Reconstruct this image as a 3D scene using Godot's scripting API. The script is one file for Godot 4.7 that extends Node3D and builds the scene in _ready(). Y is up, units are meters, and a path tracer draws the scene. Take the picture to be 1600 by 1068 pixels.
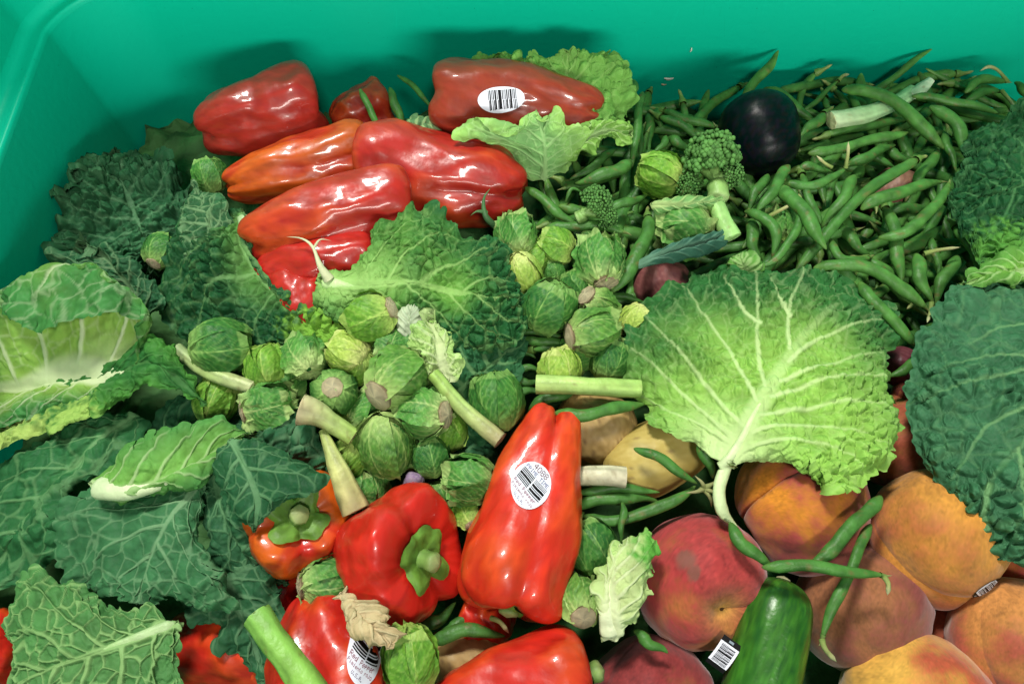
extends Node3D
# A pile of discarded vegetables and fruit in a teal plastic produce bin, under a high lamp with unseen fill lights added. Metres, y up.

var taken := {}
var rng := RandomNumberGenerator.new()
var soft := FastNoiseLite.new()      # undulation, in metres
var form := FastNoiseLite.new()      # undulation of unit bodies
var cells := FastNoiseLite.new()     # blisters of savoy leaves
var M := {}

func numbered(called: String, under: Node) -> String:
	var key := str(under.get_instance_id()) + called
	var n: int = taken.get(key, 0)
	taken[key] = n + 1
	return called if n == 0 else "%s_%03d" % [called, n]

func thing(called: String, label: String, category: String, at: Vector3, group := "") -> Node3D:
	var o := Node3D.new()
	o.name = numbered(called, self)
	o.position = at
	add_child(o, true)
	o.set_meta("label", label)
	o.set_meta("category", category)
	if group != "":
		o.set_meta("group", group)
	return o

func part(called: String, mesh: Mesh, mat: Material, parent: Node3D) -> MeshInstance3D:
	var o := MeshInstance3D.new()
	o.name = numbered(called, parent)
	o.mesh = mesh
	o.material_override = mat
	parent.add_child(o, true)
	return o

func lin(r: float, g: float, b: float) -> Color:
	return Color(r, g, b)

# ---------- sheets, tubes, lathed bodies ----------

func normals_of(p: PackedVector3Array, nu: int, nv: int, wrap: bool) -> PackedVector3Array:
	var n := PackedVector3Array()
	n.resize(nu * nv)
	for i in nu:
		var a := maxi(i - 1, 0) * nv
		var b := mini(i + 1, nu - 1) * nv
		var r := i * nv
		for j in nv:
			var c := j - 1
			var d := j + 1
			if wrap:
				if c < 0: c = nv - 2
				if d > nv - 1: d = 1
			else:
				c = maxi(c, 0)
				d = mini(d, nv - 1)
			var x := (p[b + j] - p[a + j]).cross(p[r + d] - p[r + c])
			var l := x.length()
			n[r + j] = x / l if l > 1e-14 else Vector3.ZERO
	# collapsed rows borrow from their neighbours
	for i in nu:
		for j in nv:
			if n[i * nv + j] == Vector3.ZERO:
				var k := 1 if i < nu / 2 else nu - 2
				var s := Vector3.ZERO
				for q in nv:
					s += n[k * nv + q]
				n[i * nv + j] = s.normalized() if s.length() > 1e-9 else Vector3.UP
	return n

func sheet(p: PackedVector3Array, c: PackedColorArray, nu: int, nv: int, wrap := false, uv := PackedVector2Array()) -> ArrayMesh:
	var idx := PackedInt32Array()
	idx.resize((nu - 1) * (nv - 1) * 6)
	var k := 0
	for i in nu - 1:
		for j in nv - 1:
			var a := i * nv + j
			idx[k] = a
			idx[k + 1] = a + 1
			idx[k + 2] = a + nv
			idx[k + 3] = a + nv
			idx[k + 4] = a + 1
			idx[k + 5] = a + nv + 1
			k += 6
	var arr := []
	arr.resize(Mesh.ARRAY_MAX)
	arr[Mesh.ARRAY_VERTEX] = p
	arr[Mesh.ARRAY_NORMAL] = normals_of(p, nu, nv, wrap)
	arr[Mesh.ARRAY_INDEX] = idx
	if c.size():
		arr[Mesh.ARRAY_COLOR] = c
	if uv.size():
		arr[Mesh.ARRAY_TEX_UV] = uv
	var m := ArrayMesh.new()
	m.add_surface_from_arrays(Mesh.PRIMITIVE_TRIANGLES, arr)
	return m

func along(pts: Array, n: int) -> PackedVector3Array:   # Catmull-Rom through the points, evenly spaced
	var dense := PackedVector3Array()
	var last := pts.size() - 1
	for i in last:
		var a: Vector3 = pts[maxi(i - 1, 0)]
		var b: Vector3 = pts[i]
		var c: Vector3 = pts[i + 1]
		var d: Vector3 = pts[mini(i + 2, last)]
		for k in 12:
			dense.append(b.cubic_interpolate(c, a, d, k / 12.0))
	dense.append(pts[last])
	var s := PackedFloat32Array([0.0])
	for i in range(1, dense.size()):
		s.append(s[i - 1] + dense[i].distance_to(dense[i - 1]))
	var out := PackedVector3Array()
	var k := 0
	for i in n:
		var t := s[s.size() - 1] * i / (n - 1.0)
		while k < s.size() - 2 and s[k + 1] < t:
			k += 1
		out.append(dense[k].lerp(dense[k + 1], clampf((t - s[k]) / maxf(s[k + 1] - s[k], 1e-9), 0, 1)))
	return out

func length_of(p: PackedVector3Array) -> float:
	var s := 0.0
	for i in range(1, p.size()):
		s += p[i].distance_to(p[i - 1])
	return s

# A tube along a path; radius and colour are lists that are stretched over its length. Caps are rings of radius 0.
func tube(path: PackedVector3Array, radii: Array, tints: Array, nv := 12, flat := 1.0, ribs := 0, rib_depth := 0.0, wobble := 0.0, seed_at := 0.0, mottle := 0.08, scars := 0.0) -> ArrayMesh:
	var nu := path.size()
	var p := PackedVector3Array()
	var c := PackedColorArray()
	var t := (path[1] - path[0]).normalized()
	var side := t.cross(Vector3.UP)
	if side.length() < 0.1:
		side = t.cross(Vector3.RIGHT)
	side = side.normalized()
	for i in nu:
		var f := i / (nu - 1.0)
		var t2 := (path[mini(i + 1, nu - 1)] - path[maxi(i - 1, 0)]).normalized()
		side = (side - t2 * side.dot(t2)).normalized()
		var up := t2.cross(side)
		var q := f * (radii.size() - 1)
		var k := mini(int(q), radii.size() - 2)
		var r := lerpf(radii[k], radii[k + 1], q - k)
		var q2 := f * (tints.size() - 1)
		var k2 := mini(int(q2), maxi(tints.size() - 2, 0))
		var tint: Color = tints[k2] if tints.size() == 1 else tints[k2].lerp(tints[k2 + 1], q2 - k2)
		for j in nv + 1:
			var a := TAU * j / nv
			var rr := r
			if ribs > 0:
				rr *= 1.0 - rib_depth * (0.5 + 0.5 * cos(a * ribs))
			var dirv := side * cos(a) - up * sin(a) * flat
			var at := path[i] + dirv * rr
			if wobble > 0.0:
				at += dirv * r * wobble * soft.get_noise_3d(at.x * 2.2 + seed_at, at.y * 2.2, at.z * 2.2)
			p.append(at)
			var g := 1.0 + mottle * 2.5 * soft.get_noise_3d(at.x * 6 + seed_at * 3, at.y * 6, at.z * 6)
			if ribs > 3:
				g += 0.45 * soft.get_noise_2d((j % nv) * 0.035 + seed_at, f * 0.02)
			var cc := Color(tint.r * g, tint.g * g, tint.b * g)
			if scars > 0.0:   # brown rubbed spots
				var sc := smoothstep(0.42, 0.62, soft.get_noise_3d(at.x * 9 + seed_at * 2, at.y * 9 + seed_at, at.z * 9))
				cc = cc.lerp(Color(0.16, 0.10, 0.04), sc * scars)
			c.append(cc)
	return sheet(p, c, nu, nv + 1, true)

func moved(p: PackedVector3Array, by: Vector3) -> PackedVector3Array:
	var o := PackedVector3Array()
	for v in p:
		o.append(v - by)
	return o

# ---------- leaves ----------
# rib runs from base to tip; left and right are the edges between the two; mid_left / mid_right, if given, are the lines halfway to each edge.
func leaf(called: String, label: String, category: String, group: String, rib: Array, left: Array, right: Array, o := {}) -> Node3D:
	var base: Vector3 = rib[0]
	var root := thing(called, label, category, base, group)
	var fine := 1.45
	var n: int = int(o.get("n", 110) * fine)
	var m: int = int(o.get("m", 111) * fine) / 2 * 2 + 1
	var R := along(rib, n)
	var E := [along([rib[0]] + left + [rib[-1]], n), along([rib[0]] + right + [rib[-1]], n)]
	var bulge: float = o.get("bulge", 0.004)
	var mids := [null, null]
	if o.has("mid_left"):
		mids[0] = along([rib[0]] + o.mid_left + [rib[-1]], n)
	if o.has("mid_right"):
		mids[1] = along([rib[0]] + o.mid_right + [rib[-1]], n)
	var seed_at: float = o.get("seed", 1.0) * 3.17
	var frill: float = o.get("frill", 0.003)
	var p := PackedVector3Array()
	p.resize(n * m)
	var half: int = (m - 1) / 2
	for i in n:
		var up_bulge := Vector3.UP * bulge * sin(PI * i / (n - 1.0))
		for j in m:
			var v := (j - half) / float(half)
			var w := absf(v)
			var s := 0 if v < 0 else 1
			var e: Vector3 = E[s][i]
			var toward: Vector3 = e - R[i]
			if frill > 0.0:
				var f1 := soft.get_noise_3d(e.x * 3.4 + seed_at, e.y * 3.4, e.z * 3.4) + 0.7 * soft.get_noise_3d(e.x * 8 + seed_at, e.y * 8, e.z * 8)
				e += toward.normalized() * frill * f1 * 1.2
			var mid: Vector3 = (R[i] + e) * 0.5 + up_bulge
			if mids[s] != null:
				mid = mids[s][i]
			p[i * m + j] = R[i] * ((1 - w) * (1 - 2 * w)) + mid * (4 * w * (1 - w)) + e * (w * (2 * w - 1))
	var nn := normals_of(p, n, m, false)
	var sum := 0.0
	for i in range(0, n * m, 37):
		sum += nn[i].y + 0.4 * nn[i].z
	var facing := 1.0 if sum > 0 else -1.0
	if o.get("turned", false):
		facing = -facing
	var blister: float = o.get("blister", 0.0022)
	var cell: float = o.get("cell", 0.009) * 0.85
	var wave: float = o.get("wave", 0.004)
	var ruffle: float = o.get("ruffle", 0.005)
	var ribw: float = o.get("ribw", 0.004)
	var ribh: float = o.get("ribh", 0.0012)
	var nvein: float = o.get("nvein", 7.0)
	var va: float = o.get("va", 0.28)
	var vw: float = o.get("vw", 0.0016)
	var vh: float = o.get("vh", 0.0010)
	var netw: float = o.get("net", 0.0)
	var pale: float = o.get("pale", 0.3)
	var c_in: Color = o.get("c_in", Color(0.20, 0.38, 0.06))
	var c_out: Color = o.get("c_out", Color(0.035, 0.13, 0.045))
	var c_vein: Color = o.get("c_vein", Color(0.42, 0.58, 0.26))
	var spread: float = o.get("spread", 0.55)
	var veinc: float = o.get("veinc", 0.85)
	var tu: float = o.get("tu", 0.45)
	var fan: float = o.get("fan", -0.12)
	var crease: float = o.get("crease", 0.62)
	var tw: float = o.get("tw", 0.75)
	# veins drawn one by one: each is a line of points, the first is the rib
	var segs := []
	var near := {}
	var lined: bool = o.has("veins")
	if lined:
		var first_vein := true
		for line in o.veins:
			var l := along(line, 15)
			for k in 14:
				var f := k / 14.0
				var w0: float = (ribw * (1.0 - 0.85 * f)) if first_vein else vw * (1.0 - 0.6 * f)
				segs.append([Vector2(l[k].x, l[k].z), Vector2(l[k + 1].x, l[k + 1].z), w0, f, first_vein])
				var mid2: Vector2 = (segs[-1][0] + segs[-1][1]) * 100.0
				for dx in range(-2, 3):
					for dz in range(-2, 3):
						var key := Vector2i(int(floor(mid2.x)) + dx, int(floor(mid2.y)) + dz)
						if not near.has(key):
							near[key] = []
						near[key].append(segs.size() - 1)
			first_vein = false
	var far: Array = o.get("far", [])
	var rl := length_of(R)
	var el := [length_of(E[0]), length_of(E[1])]
	cells.frequency = 1.0
	var ci := 1.0 / cell
	var ni: float = 1.0 / (cell * o.get("net_size", 2.0))
	var col := PackedColorArray()
	col.resize(n * m)
	var q := PackedVector3Array()
	q.resize(n * m)
	for i in n:
		var u := i / (n - 1.0)
		for j in m:
			var v := (j - half) / float(half)
			var w := absf(v)
			var s := 0 if v < 0 else 1
			var at := p[i * m + j]
			var hw := R[i].distance_to(E[s][i])
			var n1 := soft.get_noise_3d(at.x + seed_at, at.y, at.z)
			var n2 := soft.get_noise_3d(at.x * 4 + seed_at, at.y * 4, at.z * 4)
			# veins
			var wr := ribw * (0.9 * (1.0 - u) * (1.0 - u) + 0.1) + 0.0004
			var vein := 1.0 - smoothstep(wr * 0.45, wr, w * hw)
			var us := u - va * pow(w, 1.15)
			var f := us * nvein + (0.45 if s == 1 else 0.0) + 0.22 * n1
			var k := roundf(f)
			var dist: float = absf(f - k) / nvein * (rl + (el[s] - rl) * w)
			var ws := vw * (1.0 - 0.65 * w) + 0.0003
			var sv := 0.0
			if us > fan and w < 0.97:
				sv = (1.0 - smoothstep(ws * 0.4, ws, dist)) * (1.0 - smoothstep(0.75, 1.0, w))
			if lined:
				vein = 0.0
				sv = 0.0
				var pt := Vector2(at.x + 0.0012 * n2, at.z + 0.0012 * n1)
				for si in near.get(Vector2i(int(floor(pt.x * 200.0)), int(floor(pt.y * 200.0))), []):
					var sg: Array = segs[si]
					var dd := pt.distance_to(Geometry2D.get_closest_point_to_segment(pt, sg[0], sg[1]))
					if dd < sg[2] * 1.3:
						var v2: float = (1.0 - smoothstep(sg[2] * 0.35, sg[2] * 1.3, dd)) * (1.0 - 0.65 * sg[3])
						if sg[4]:
							vein = maxf(vein, v2)
						else:
							sv = maxf(sv, v2)
			var any := maxf(vein, sv)
			# blisters
			var d21 := cells.get_noise_3d(at.x * ci + seed_at * 7, at.y * ci, at.z * ci) + 1.0
			var dome := smoothstep(0.0, crease, d21)
			dome = 1.0 - (1.0 - dome) * (1.0 - dome)
			var d3 := cells.get_noise_3d(at.x * ci * 2.3 + seed_at * 3, at.y * ci * 2.3 + 7, at.z * ci * 2.3) + 1.0
			dome = (dome + 0.30 * smoothstep(0.0, 0.6, d3)) * clampf(0.85 + 0.9 * n1 + 0.3 * n2, 0.25, 1.5)
			var grow := smoothstep(pale * 0.2, pale * 0.75 + 0.12, u * tu * 1.1 + w * tw)
			if far.size():
				grow = smoothstep(far[3] * 0.25, far[3] * 1.3, at.distance_to(base))
			var nv2 := 0.0
			if netw > 0.0:
				var dn := cells.get_noise_3d(at.x * ni + seed_at * 5 + 40, at.y * ni, at.z * ni) + 1.0
				nv2 = (1.0 - smoothstep(0.025, 0.105, dn)) * netw
			var h := blister * 0.62 * dome * (0.25 + 0.75 * grow) * (1.0 - 0.75 * any) + ribh * vein * (1 - u) + vh * sv * (1 - vein) + nv2 * vh * 0.6 * (1 - any)
			h *= 1.0 - 0.70 * smoothstep(0.88, 1.0, w)
			h += wave * n1 * 1.6 + wave * 0.3 * n2
			var edge := w * w * w
			h += ruffle * edge * (soft.get_noise_3d(at.x * 2.4 + seed_at + 9, at.y * 2.4, at.z * 2.4) * 1.3 + 0.35 * soft.get_noise_3d(at.x * 6 + seed_at, at.y * 6 + 5, at.z * 6))
			var x := at + nn[i * m + j] * (facing * h)
			q[i * m + j] = x - base
			var tcol := clampf((u * tu + w * tw) / maxf(spread * 1.6, 0.01) - 0.12 + 0.30 * n1 + 0.14 * n2, 0, 1)
			tcol = tcol * tcol * (3 - 2 * tcol)
			if far.size():
				tcol = smoothstep(far[1], far[2], at.distance_to(far[0]) + 0.022 * n1 + 0.010 * n2)
			var cc := c_in.lerp(c_out, tcol)
			var g := 1.0 + 0.28 * n2 + 0.16 * (d21 - 0.5)  # slight shade put into the colour of the blister creases
			cc = Color(cc.r * g, cc.g * g, cc.b * g)
			var basew := (1.0 - smoothstep(0.0, far[3], at.distance_to(base) + 0.01 * n1)) if far.size() else (1.0 - smoothstep(0.0, pale, u * tu * 1.7 + w * tw * 1.1)) if pale > 0.0 else 0.0
			cc = cc.lerp(c_vein, clampf(maxf(maxf(vein * (1.0 - 0.55 * u), sv * ((1.0 - 0.55 * w) * (1.0 - 0.45 * u) if not lined else 1.0)) * veinc, maxf(nv2 * 0.55, basew * 0.9)), 0, 1))
			col[i * m + j] = cc
	if o.has("patch"):
		for a in o.patch:   # torn or discoloured spots
			for i in n * m:
				var dd: float = (q[i] + base).distance_to(a[0])
				if dd < a[1] * 1.6:
					var k3 := 1.0 - smoothstep(a[1] * 0.5, a[1] * 1.6, dd + a[1] * 0.8 * soft.get_noise_3d(q[i].x * 9, q[i].y * 9, q[i].z * 9))
					col[i] = col[i].lerp(a[2], k3)
	var mesh := sheet(q, col, n, m)
	part("blade", mesh, o.get("mat", M.leaf), root)
	if o.get("stalk", 0.0) > 0.0:
		var th: float = o.stalk
		var pts := PackedVector3Array()
		var cut: int = int(n * o.get("stalk_to", 0.55))
		var first := 0
		if o.has("petiole"):
			var pet := along(o.petiole + [rib[0]], 14)
			for a in 13:
				pts.append(pet[a] - base)
			first = 13
		for i in range(0, cut, 3):
			pts.append(q[i * m + half] - Vector3.UP * th * 0.35)
		var rad := []
		for a in 9:
			rad.append(th * (1.0 - 0.8 * a / 8.0))
		if o.has("petiole"):
			rad[0] = th * 0.9
		rad = [0.0] + rad + [0.0]
		var t0: Color = c_vein.lerp(Color(0.62, 0.7, 0.46), 0.3)
		part("midrib", tube(pts, rad, [t0, t0, c_vein, c_vein], 12, 0.75, 0, 0, 0.06, seed_at), M.stalk, root)
	return root

# ---------- peppers ----------
const PEPPER := [Vector2(0.085, 0.0), Vector2(0.078, 0.16), Vector2(0.048, 0.32), Vector2(0.005, 0.52), Vector2(0.02, 0.78), Vector2(0.10, 0.95), Vector2(0.24, 1.0), Vector2(0.45, 0.97), Vector2(0.66, 0.87), Vector2(0.83, 0.72), Vector2(0.95, 0.5), Vector2(1.0, 0.28), Vector2(0.985, 0.1), Vector2(0.975, 0.0)]

func profile(pts: Array, n: int) -> Array:
	var v := []
	for a in pts:
		v.append(Vector3(a.x, a.y, 0))
	var r := along(v, n)
	var out := []
	for a in r:
		out.append(Vector2(a.x, maxf(a.y, 0)))
	out[0].y = 0.0
	out[n - 1].y = 0.0
	return out

# A is the stem end, B the blossom end, W the greatest width.
func pepper(label: String, A: Vector3, B: Vector3, width: float, o := {}) -> Node3D:
	var W := width * 0.93
	var root := thing("bell_pepper", label, "bell pepper", A, "bell peppers in the bin")
	var axis := B - A
	var L := axis.length()
	var T := axis / L
	var X := T.cross(Vector3(0.3, 1, 0.2)).normalized()
	X = X.rotated(T, o.get("roll", 0.0))
	var Y := T.cross(X)
	var taper: float = o.get("taper", 1.0)
	var prof := profile(PEPPER, 64)
	var nl: float = o.get("lobes", 4.0)
	var deep: float = o.get("deep", 1.0)
	var blunt: float = o.get("blunt", 0.15)
	var flat: float = o.get("flat", 1.0)
	var bend: Vector3 = o.get("bend", Vector3.ZERO)
	var sd: float = o.get("seed", 1.0) * 5.3
	var nv := 73
	var nu := 64
	var p := PackedVector3Array()
	var c := PackedColorArray()
	var red: Color = o.get("red", Color(0.50, 0.020, 0.012))
	var orange: Color = o.get("orange", Color(0.60, 0.13, 0.01))
	var much: float = o.get("much", 0.15)
	for i in nu:
		var a: float = prof[i].x
		var r: float = prof[i].y * W * 0.5
		if a > 0.4 and blunt > 0.0:
			r = W * 0.5 * pow(prof[i].y, 1.0 - blunt)
		r *= lerpf(1.0, taper, smoothstep(0.15, 0.95, a))
		var s := i / (nu - 1.0)
		var e0 := exp(-pow((s - 0.2) / 0.13, 2.0))
		var e1 := exp(-pow((s - 0.86) / 0.10, 2.0))
		var amp := (0.11 + 0.20 * e0 + 0.20 * e1) * deep * smoothstep(0.03, 0.20, s)
		for j in nv:
			var f := TAU * (j % (nv - 1)) / (nv - 1.0)
			var lw := f + 0.25 * form.get_noise_2d(cos(f) * 0.5 + sd, sin(f) * 0.5)
			var lobe := pow(absf(cos(nl * lw * 0.5)), 0.75)
			var uneven := 1.0 + 0.10 * cos(f + sd) * a
			var ns := form.get_noise_3d(cos(f) * 0.35 + sd, sin(f) * 0.35, a * 0.8)
			var ns2 := form.get_noise_3d(cos(f) * 1.3 + sd, sin(f) * 1.3, a * 3.2)
			var rr := r * (1.0 + amp * (lobe - 0.62)) * uneven * (1.0 + 0.17 * ns + 0.028 * ns2)
			var aa := a + (1.0 - lobe) * (0.05 * e0 * smoothstep(0.06, 0.2, s) - 0.07 * e1) * deep
			var at := T * (aa * L) + (X * cos(f) + Y * sin(f) * flat) * rr + bend * sin(PI * clampf(a, 0, 1))
			p.append(at)
			var k := smoothstep(0.25, 0.75, 0.30 + much + 0.75 * ns + 0.25 * ns2 * (1 - much))
			if much <= 0.0:
				k = 0.0
			var cc := red.lerp(orange, clampf(k * (0.2 + much * 1.3), 0, 1))
			var ns3 := form.get_noise_3d(cos(f) * 6 + sd, sin(f) * 6, a * 14)
			var g := 1.0 + 0.30 * ns2 + 0.16 * ns3 + 0.1 * sin(f * 31 + sd) * ns
			c.append(Color(cc.r * g, cc.g * g, cc.b * g))
	# outward: u runs along the axis, v turns from X to Y = T x X, so du x dv points inward; turn the order of v round
	var p2 := PackedVector3Array()
	var c2 := PackedColorArray()
	for i in nu:
		for j in nv:
			p2.append(p[i * nv + nv - 1 - j])
			c2.append(c[i * nv + nv - 1 - j])
	var skin := part("skin", sheet(p2, c2, nu, nv, true), o.get("mat", M.pepper), root)
	if o.get("stem", true):
		# calyx: follows the hollow round the stem
		var nk := 12
		var na := 61
		var q := PackedVector3Array()
		var qc := PackedColorArray()
		var reach: float = o.get("calyx", 0.36) * 1.15
		for i in nk:
			for j in na:
				var jj: int = (na - 1 - j) % (na - 1)
				var f := TAU * jj / (na - 1.0)
				var far := reach * (1.02 + 0.09 * cos(f * 5 + sd) + 0.05 * cos(f * 2 + sd * 2) + 0.02 * cos(f * 11 + sd))
				var want := far * i / (nk - 1.0)
				# ring of the body with that share of the radius
				var g := 0
				while g < 20 and prof[g + 1].y < want:
					g += 1
				var mix := clampf((want - prof[g].y) / maxf(prof[g + 1].y - prof[g].y, 1e-5), 0, 1)
				var kk := int(round(f / TAU * (nv - 1))) % (nv - 1)
				var at := p[g * nv + kk].lerp(p[(g + 1) * nv + kk], mix)
				var lift := 0.0042 + 0.0008 * cos(f * 3 + sd) * i / nk - 0.0022 * smoothstep(0.75, 1.0, i / (nk - 1.0))
				q.append(at - T * lift)
				var tone := 0.8 + 0.5 * form.get_noise_2d(f * 0.6 + sd, i * 0.1) + 0.35 * i / nk
				qc.append(Color(0.10 * tone, 0.21 * tone, 0.030 * tone))
		part("calyx", sheet(q, qc, nk, na, true), M.calyx, root)
		var sl: float = o.get("stem_len", 0.016)
		var d0 := T * (0.078 * L)
		var lean: Vector3 = o.get("lean", Vector3.ZERO)
		var path := along([d0, d0 - T * sl * 0.5 + lean * 0.3, d0 - T * sl + lean], 14)
		var rs: float = o.get("stem_r", 0.0052)
		part("stem", tube(path, [rs * 1.9, rs * 1.25, rs, rs, rs * 1.12, rs * 1.05, 0.0], [Color(0.12, 0.24, 0.04), Color(0.15, 0.27, 0.06), Color(0.17, 0.28, 0.07), Color(0.30, 0.34, 0.14)], 12, 1.0, 5, 0.12, 0.1, sd), M.calyx, root)
	if o.has("sticker"):
		put_sticker(root, p2, nu, nv, A, o.sticker)
	return root

# Lays a printed sticker on a body: s = [texture, where its middle is, which way it faces, the direction of its lettering, half width, half height]
func put_sticker(root: Node3D, p: PackedVector3Array, nu: int, nv: int, at: Vector3, s: Array):
	var d: Vector3 = s[2].normalized()
	var mid: Vector3 = s[1] - at
	var near := []
	for i in nu - 1:
		for j in nv - 1:
			var a := p[i * nv + j]
			if (a - mid).slide(d).length() < 0.03:
				near.append([a, p[i * nv + j + 1], p[(i + 1) * nv + j]])
				near.append([p[(i + 1) * nv + j], p[i * nv + j + 1], p[(i + 1) * nv + j + 1]])
	var x: Vector3 = (s[3] - d * s[3].dot(d)).normalized()
	var y := x.cross(d)
	var nr := 6
	var na := 33
	var q := PackedVector3Array()
	var uv := PackedVector2Array()
	var last := mid
	for i in nr:
		for j in na:
			var f := -TAU * j / (na - 1.0)
			var k := i / (nr - 1.0)
			var lx := cos(f) * k
			var ly := sin(f) * k
			var from: Vector3 = mid + x * lx * s[4] + y * ly * s[5] + d * 0.1
			var best := -1e9
			var hit := Vector3.ZERO
			for t in near:
				var got = Geometry3D.ray_intersects_triangle(from * 1000.0, -d, t[0] * 1000.0, t[1] * 1000.0, t[2] * 1000.0)
				if got != null:
					var g: Vector3 = got * 0.001
					if g.dot(d) > best:
						best = g.dot(d)
						hit = g
			if best < -1e8:
				hit = last
			last = hit
			q.append(hit + d * 0.0007)
			uv.append(Vector2(0.5 + 0.5 * lx, 0.5 + 0.5 * ly))
	part("sticker", sheet(q, PackedColorArray(), nr, na, false, uv), s[0], root)

# ---------- peaches, potatoes and other round bodies ----------
func peach(label: String, at: Vector3, size: float, stem: Vector3, seam: Vector3, o := {}) -> Node3D:
	var R := size * 0.89
	var root := thing("peach", label, "peach", at, "peaches at the front of the bin")
	var Z := stem.normalized()
	var X := (seam - Z * seam.dot(Z)).normalized()
	var Y := Z.cross(X)
	var sd: float = o.get("seed", 1.0) * 4.1
	var cut: float = o.get("cut", 0.05)
	var cutw: float = o.get("cutw", 0.13)
	var c1: Color = o.get("c1", Color(0.60, 0.24, 0.04))
	var c2: Color = o.get("c2", Color(0.30, 0.035, 0.03))
	var blush: float = o.get("blush", 0.5)
	var bdir: Vector3 = o.get("bdir", Vector3(0, 1, -0.5)).normalized()
	var nu := 110
	var nv := 161
	var p := PackedVector3Array()
	var c := PackedColorArray()
	var tall: float = o.get("tall", 0.94)
	for i in nu:
		var t := PI * i / (nu - 1.0)
		for j in nv:
			var jj := j % (nv - 1)
			var g0 := TAU * jj / (nv - 1.0)
			var f := g0 - 0.75 * sin(g0)   # more columns near the seam
			var df := wrapf(f, -PI, PI)
			var dirv := Z * cos(t) + (X * cos(f) + Y * sin(f)) * sin(t)
			var groove := exp(-absf(df) / cutw) * pow(sin(t), 0.6) * (0.55 + 0.45 * cos(t * 0.9))
			var cheek := exp(-pow(absf(df) / 0.75, 2.0)) * sin(t) * 0.03
			var hollow := exp(-pow(t / 0.36, 2.0)) * 0.30
			var nose := exp(-pow((PI - t) / 0.30, 2.0)) * 0.05
			var n1 := form.get_noise_3d(dirv.x * 0.5 + sd, dirv.y * 0.5, dirv.z * 0.5)
			var n2 := form.get_noise_3d(dirv.x * 1.6 + sd, dirv.y * 1.6, dirv.z * 1.6)
			var n3 := form.get_noise_3d(dirv.x * 6 + sd, dirv.y * 6, dirv.z * 6)
			var r := R * (1.0 - cut * groove + cheek - hollow + nose + 0.05 * n1 + 0.008 * n2)
			var at2 := Z * cos(t) * tall * r + (X * cos(f) + Y * sin(f)) * sin(t) * r
			p.append(at2)
			var k := clampf(blush + 0.55 * dirv.dot(bdir) + 0.80 * n1 + 0.34 * n2 + 0.22 * n3, 0, 1)
			k = k * k * (3 - 2 * k)
			var cc := c1.lerp(c2, k)
			var yel := exp(-pow(t / 0.30, 2.0)) * 0.6
			cc = cc.lerp(Color(0.62, 0.40, 0.07), yel)
			var n4 := form.get_noise_3d(dirv.x * 17 + sd, dirv.y * 17, dirv.z * 17)
			var g := 1.0 + 0.34 * n3 + 0.2 * n2 + 0.18 * n4
			cc = Color(cc.r * g, cc.g * g, cc.b * g)
			c.append(cc)
	if o.has("spots"):
		for s in o.spots:
			for i in p.size():
				var dd: float = p[i].normalized().distance_to(s[0]) + 0.05 * form.get_noise_3d(p[i].x * 40, p[i].y * 40, p[i].z * 40)
				if dd < s[1]:
					c[i] = c[i].lerp(s[2], 0.8 * (1.0 - smoothstep(s[1] * 0.6, s[1], dd)))
	part("skin", sheet(p, c, nu, nv, true), M.peach, root)
	var hole := part("stem_scar", tube(along([Z * R * tall * 0.66, Z * R * tall * 0.70, Z * R * tall * 0.74], 5), [R * 0.10, R * 0.10, R * 0.07, 0.0], [Color(0.10, 0.05, 0.02)], 10), M.dry, root)
	if o.has("sticker"):
		put_sticker(root, p, nu, nv, at, o.sticker)
	return root

func lump(called: String, label: String, category: String, group: String, A: Vector3, B: Vector3, W: float, prof: Array, tints: Array, mat: Material, o := {}) -> Node3D:
	var root := thing(called, label, category, A, group)
	var axis := B - A
	var T := axis.normalized()
	var L := axis.length()
	var X := T.cross(Vector3(0.3, 1, 0.2)).normalized()
	var Y := T.cross(X)
	var nu: int = o.get("nu", 56)
	var nv: int = o.get("nv", 65)
	var pr := profile(prof, nu)
	var sd: float = o.get("seed", 1.0) * 2.9
	var rough: float = o.get("rough", 0.06)
	var ridges: float = o.get("ridges", 0.0)
	var flat: float = o.get("flat", 1.0)
	var bend: Vector3 = o.get("bend", Vector3.ZERO)
	var p := PackedVector3Array()
	var c := PackedColorArray()
	for i in nu:
		for jr in nv:
			var j := (nv - 1 - jr) % (nv - 1)
			var f := TAU * j / (nv - 1.0)
			var r: float = pr[i].y * W * 0.5
			var a: float = pr[i].x
			var n1 := form.get_noise_3d(cos(f) * 0.4 + sd, sin(f) * 0.4, a * 0.9)
			var n2 := form.get_noise_3d(cos(f) * 2.0 + sd, sin(f) * 2.0, a * 5)
			var n3 := form.get_noise_3d(cos(f) * 6.0 + sd, sin(f) * 6.0, a * 18)
			r *= 1.0 + rough * (1.6 * n1 + 0.4 * n2 + 0.1 * n3) + ridges * cos(f * 9)
			p.append(T * a * L + (X * cos(f) + Y * sin(f) * flat) * r + bend * sin(PI * clampf(a, 0, 1)))
			var k := clampf(0.45 + 0.8 * n2 + 0.5 * n3 + o.get("streak", 0.0) * cos(f * 9 + 2.0 * n1) * (0.5 + n1) + o.get("gradient", 0.0) * (a - 0.5), 0, 1)
			var cc: Color = tints[0].lerp(tints[1], k)
			if tints.size() > 2 and n3 + 0.5 * n2 > o.get("speck", 0.42):
				cc = cc.lerp(tints[2], 0.75)
			c.append(cc)
	part(o.get("skin", "skin"), sheet(p, c, nu, nv, true), mat, root)
	return root

# ---------- green beans ----------
var cap_mesh: ArrayMesh
var tip_mesh: ArrayMesh
var bean_n := 0

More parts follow.
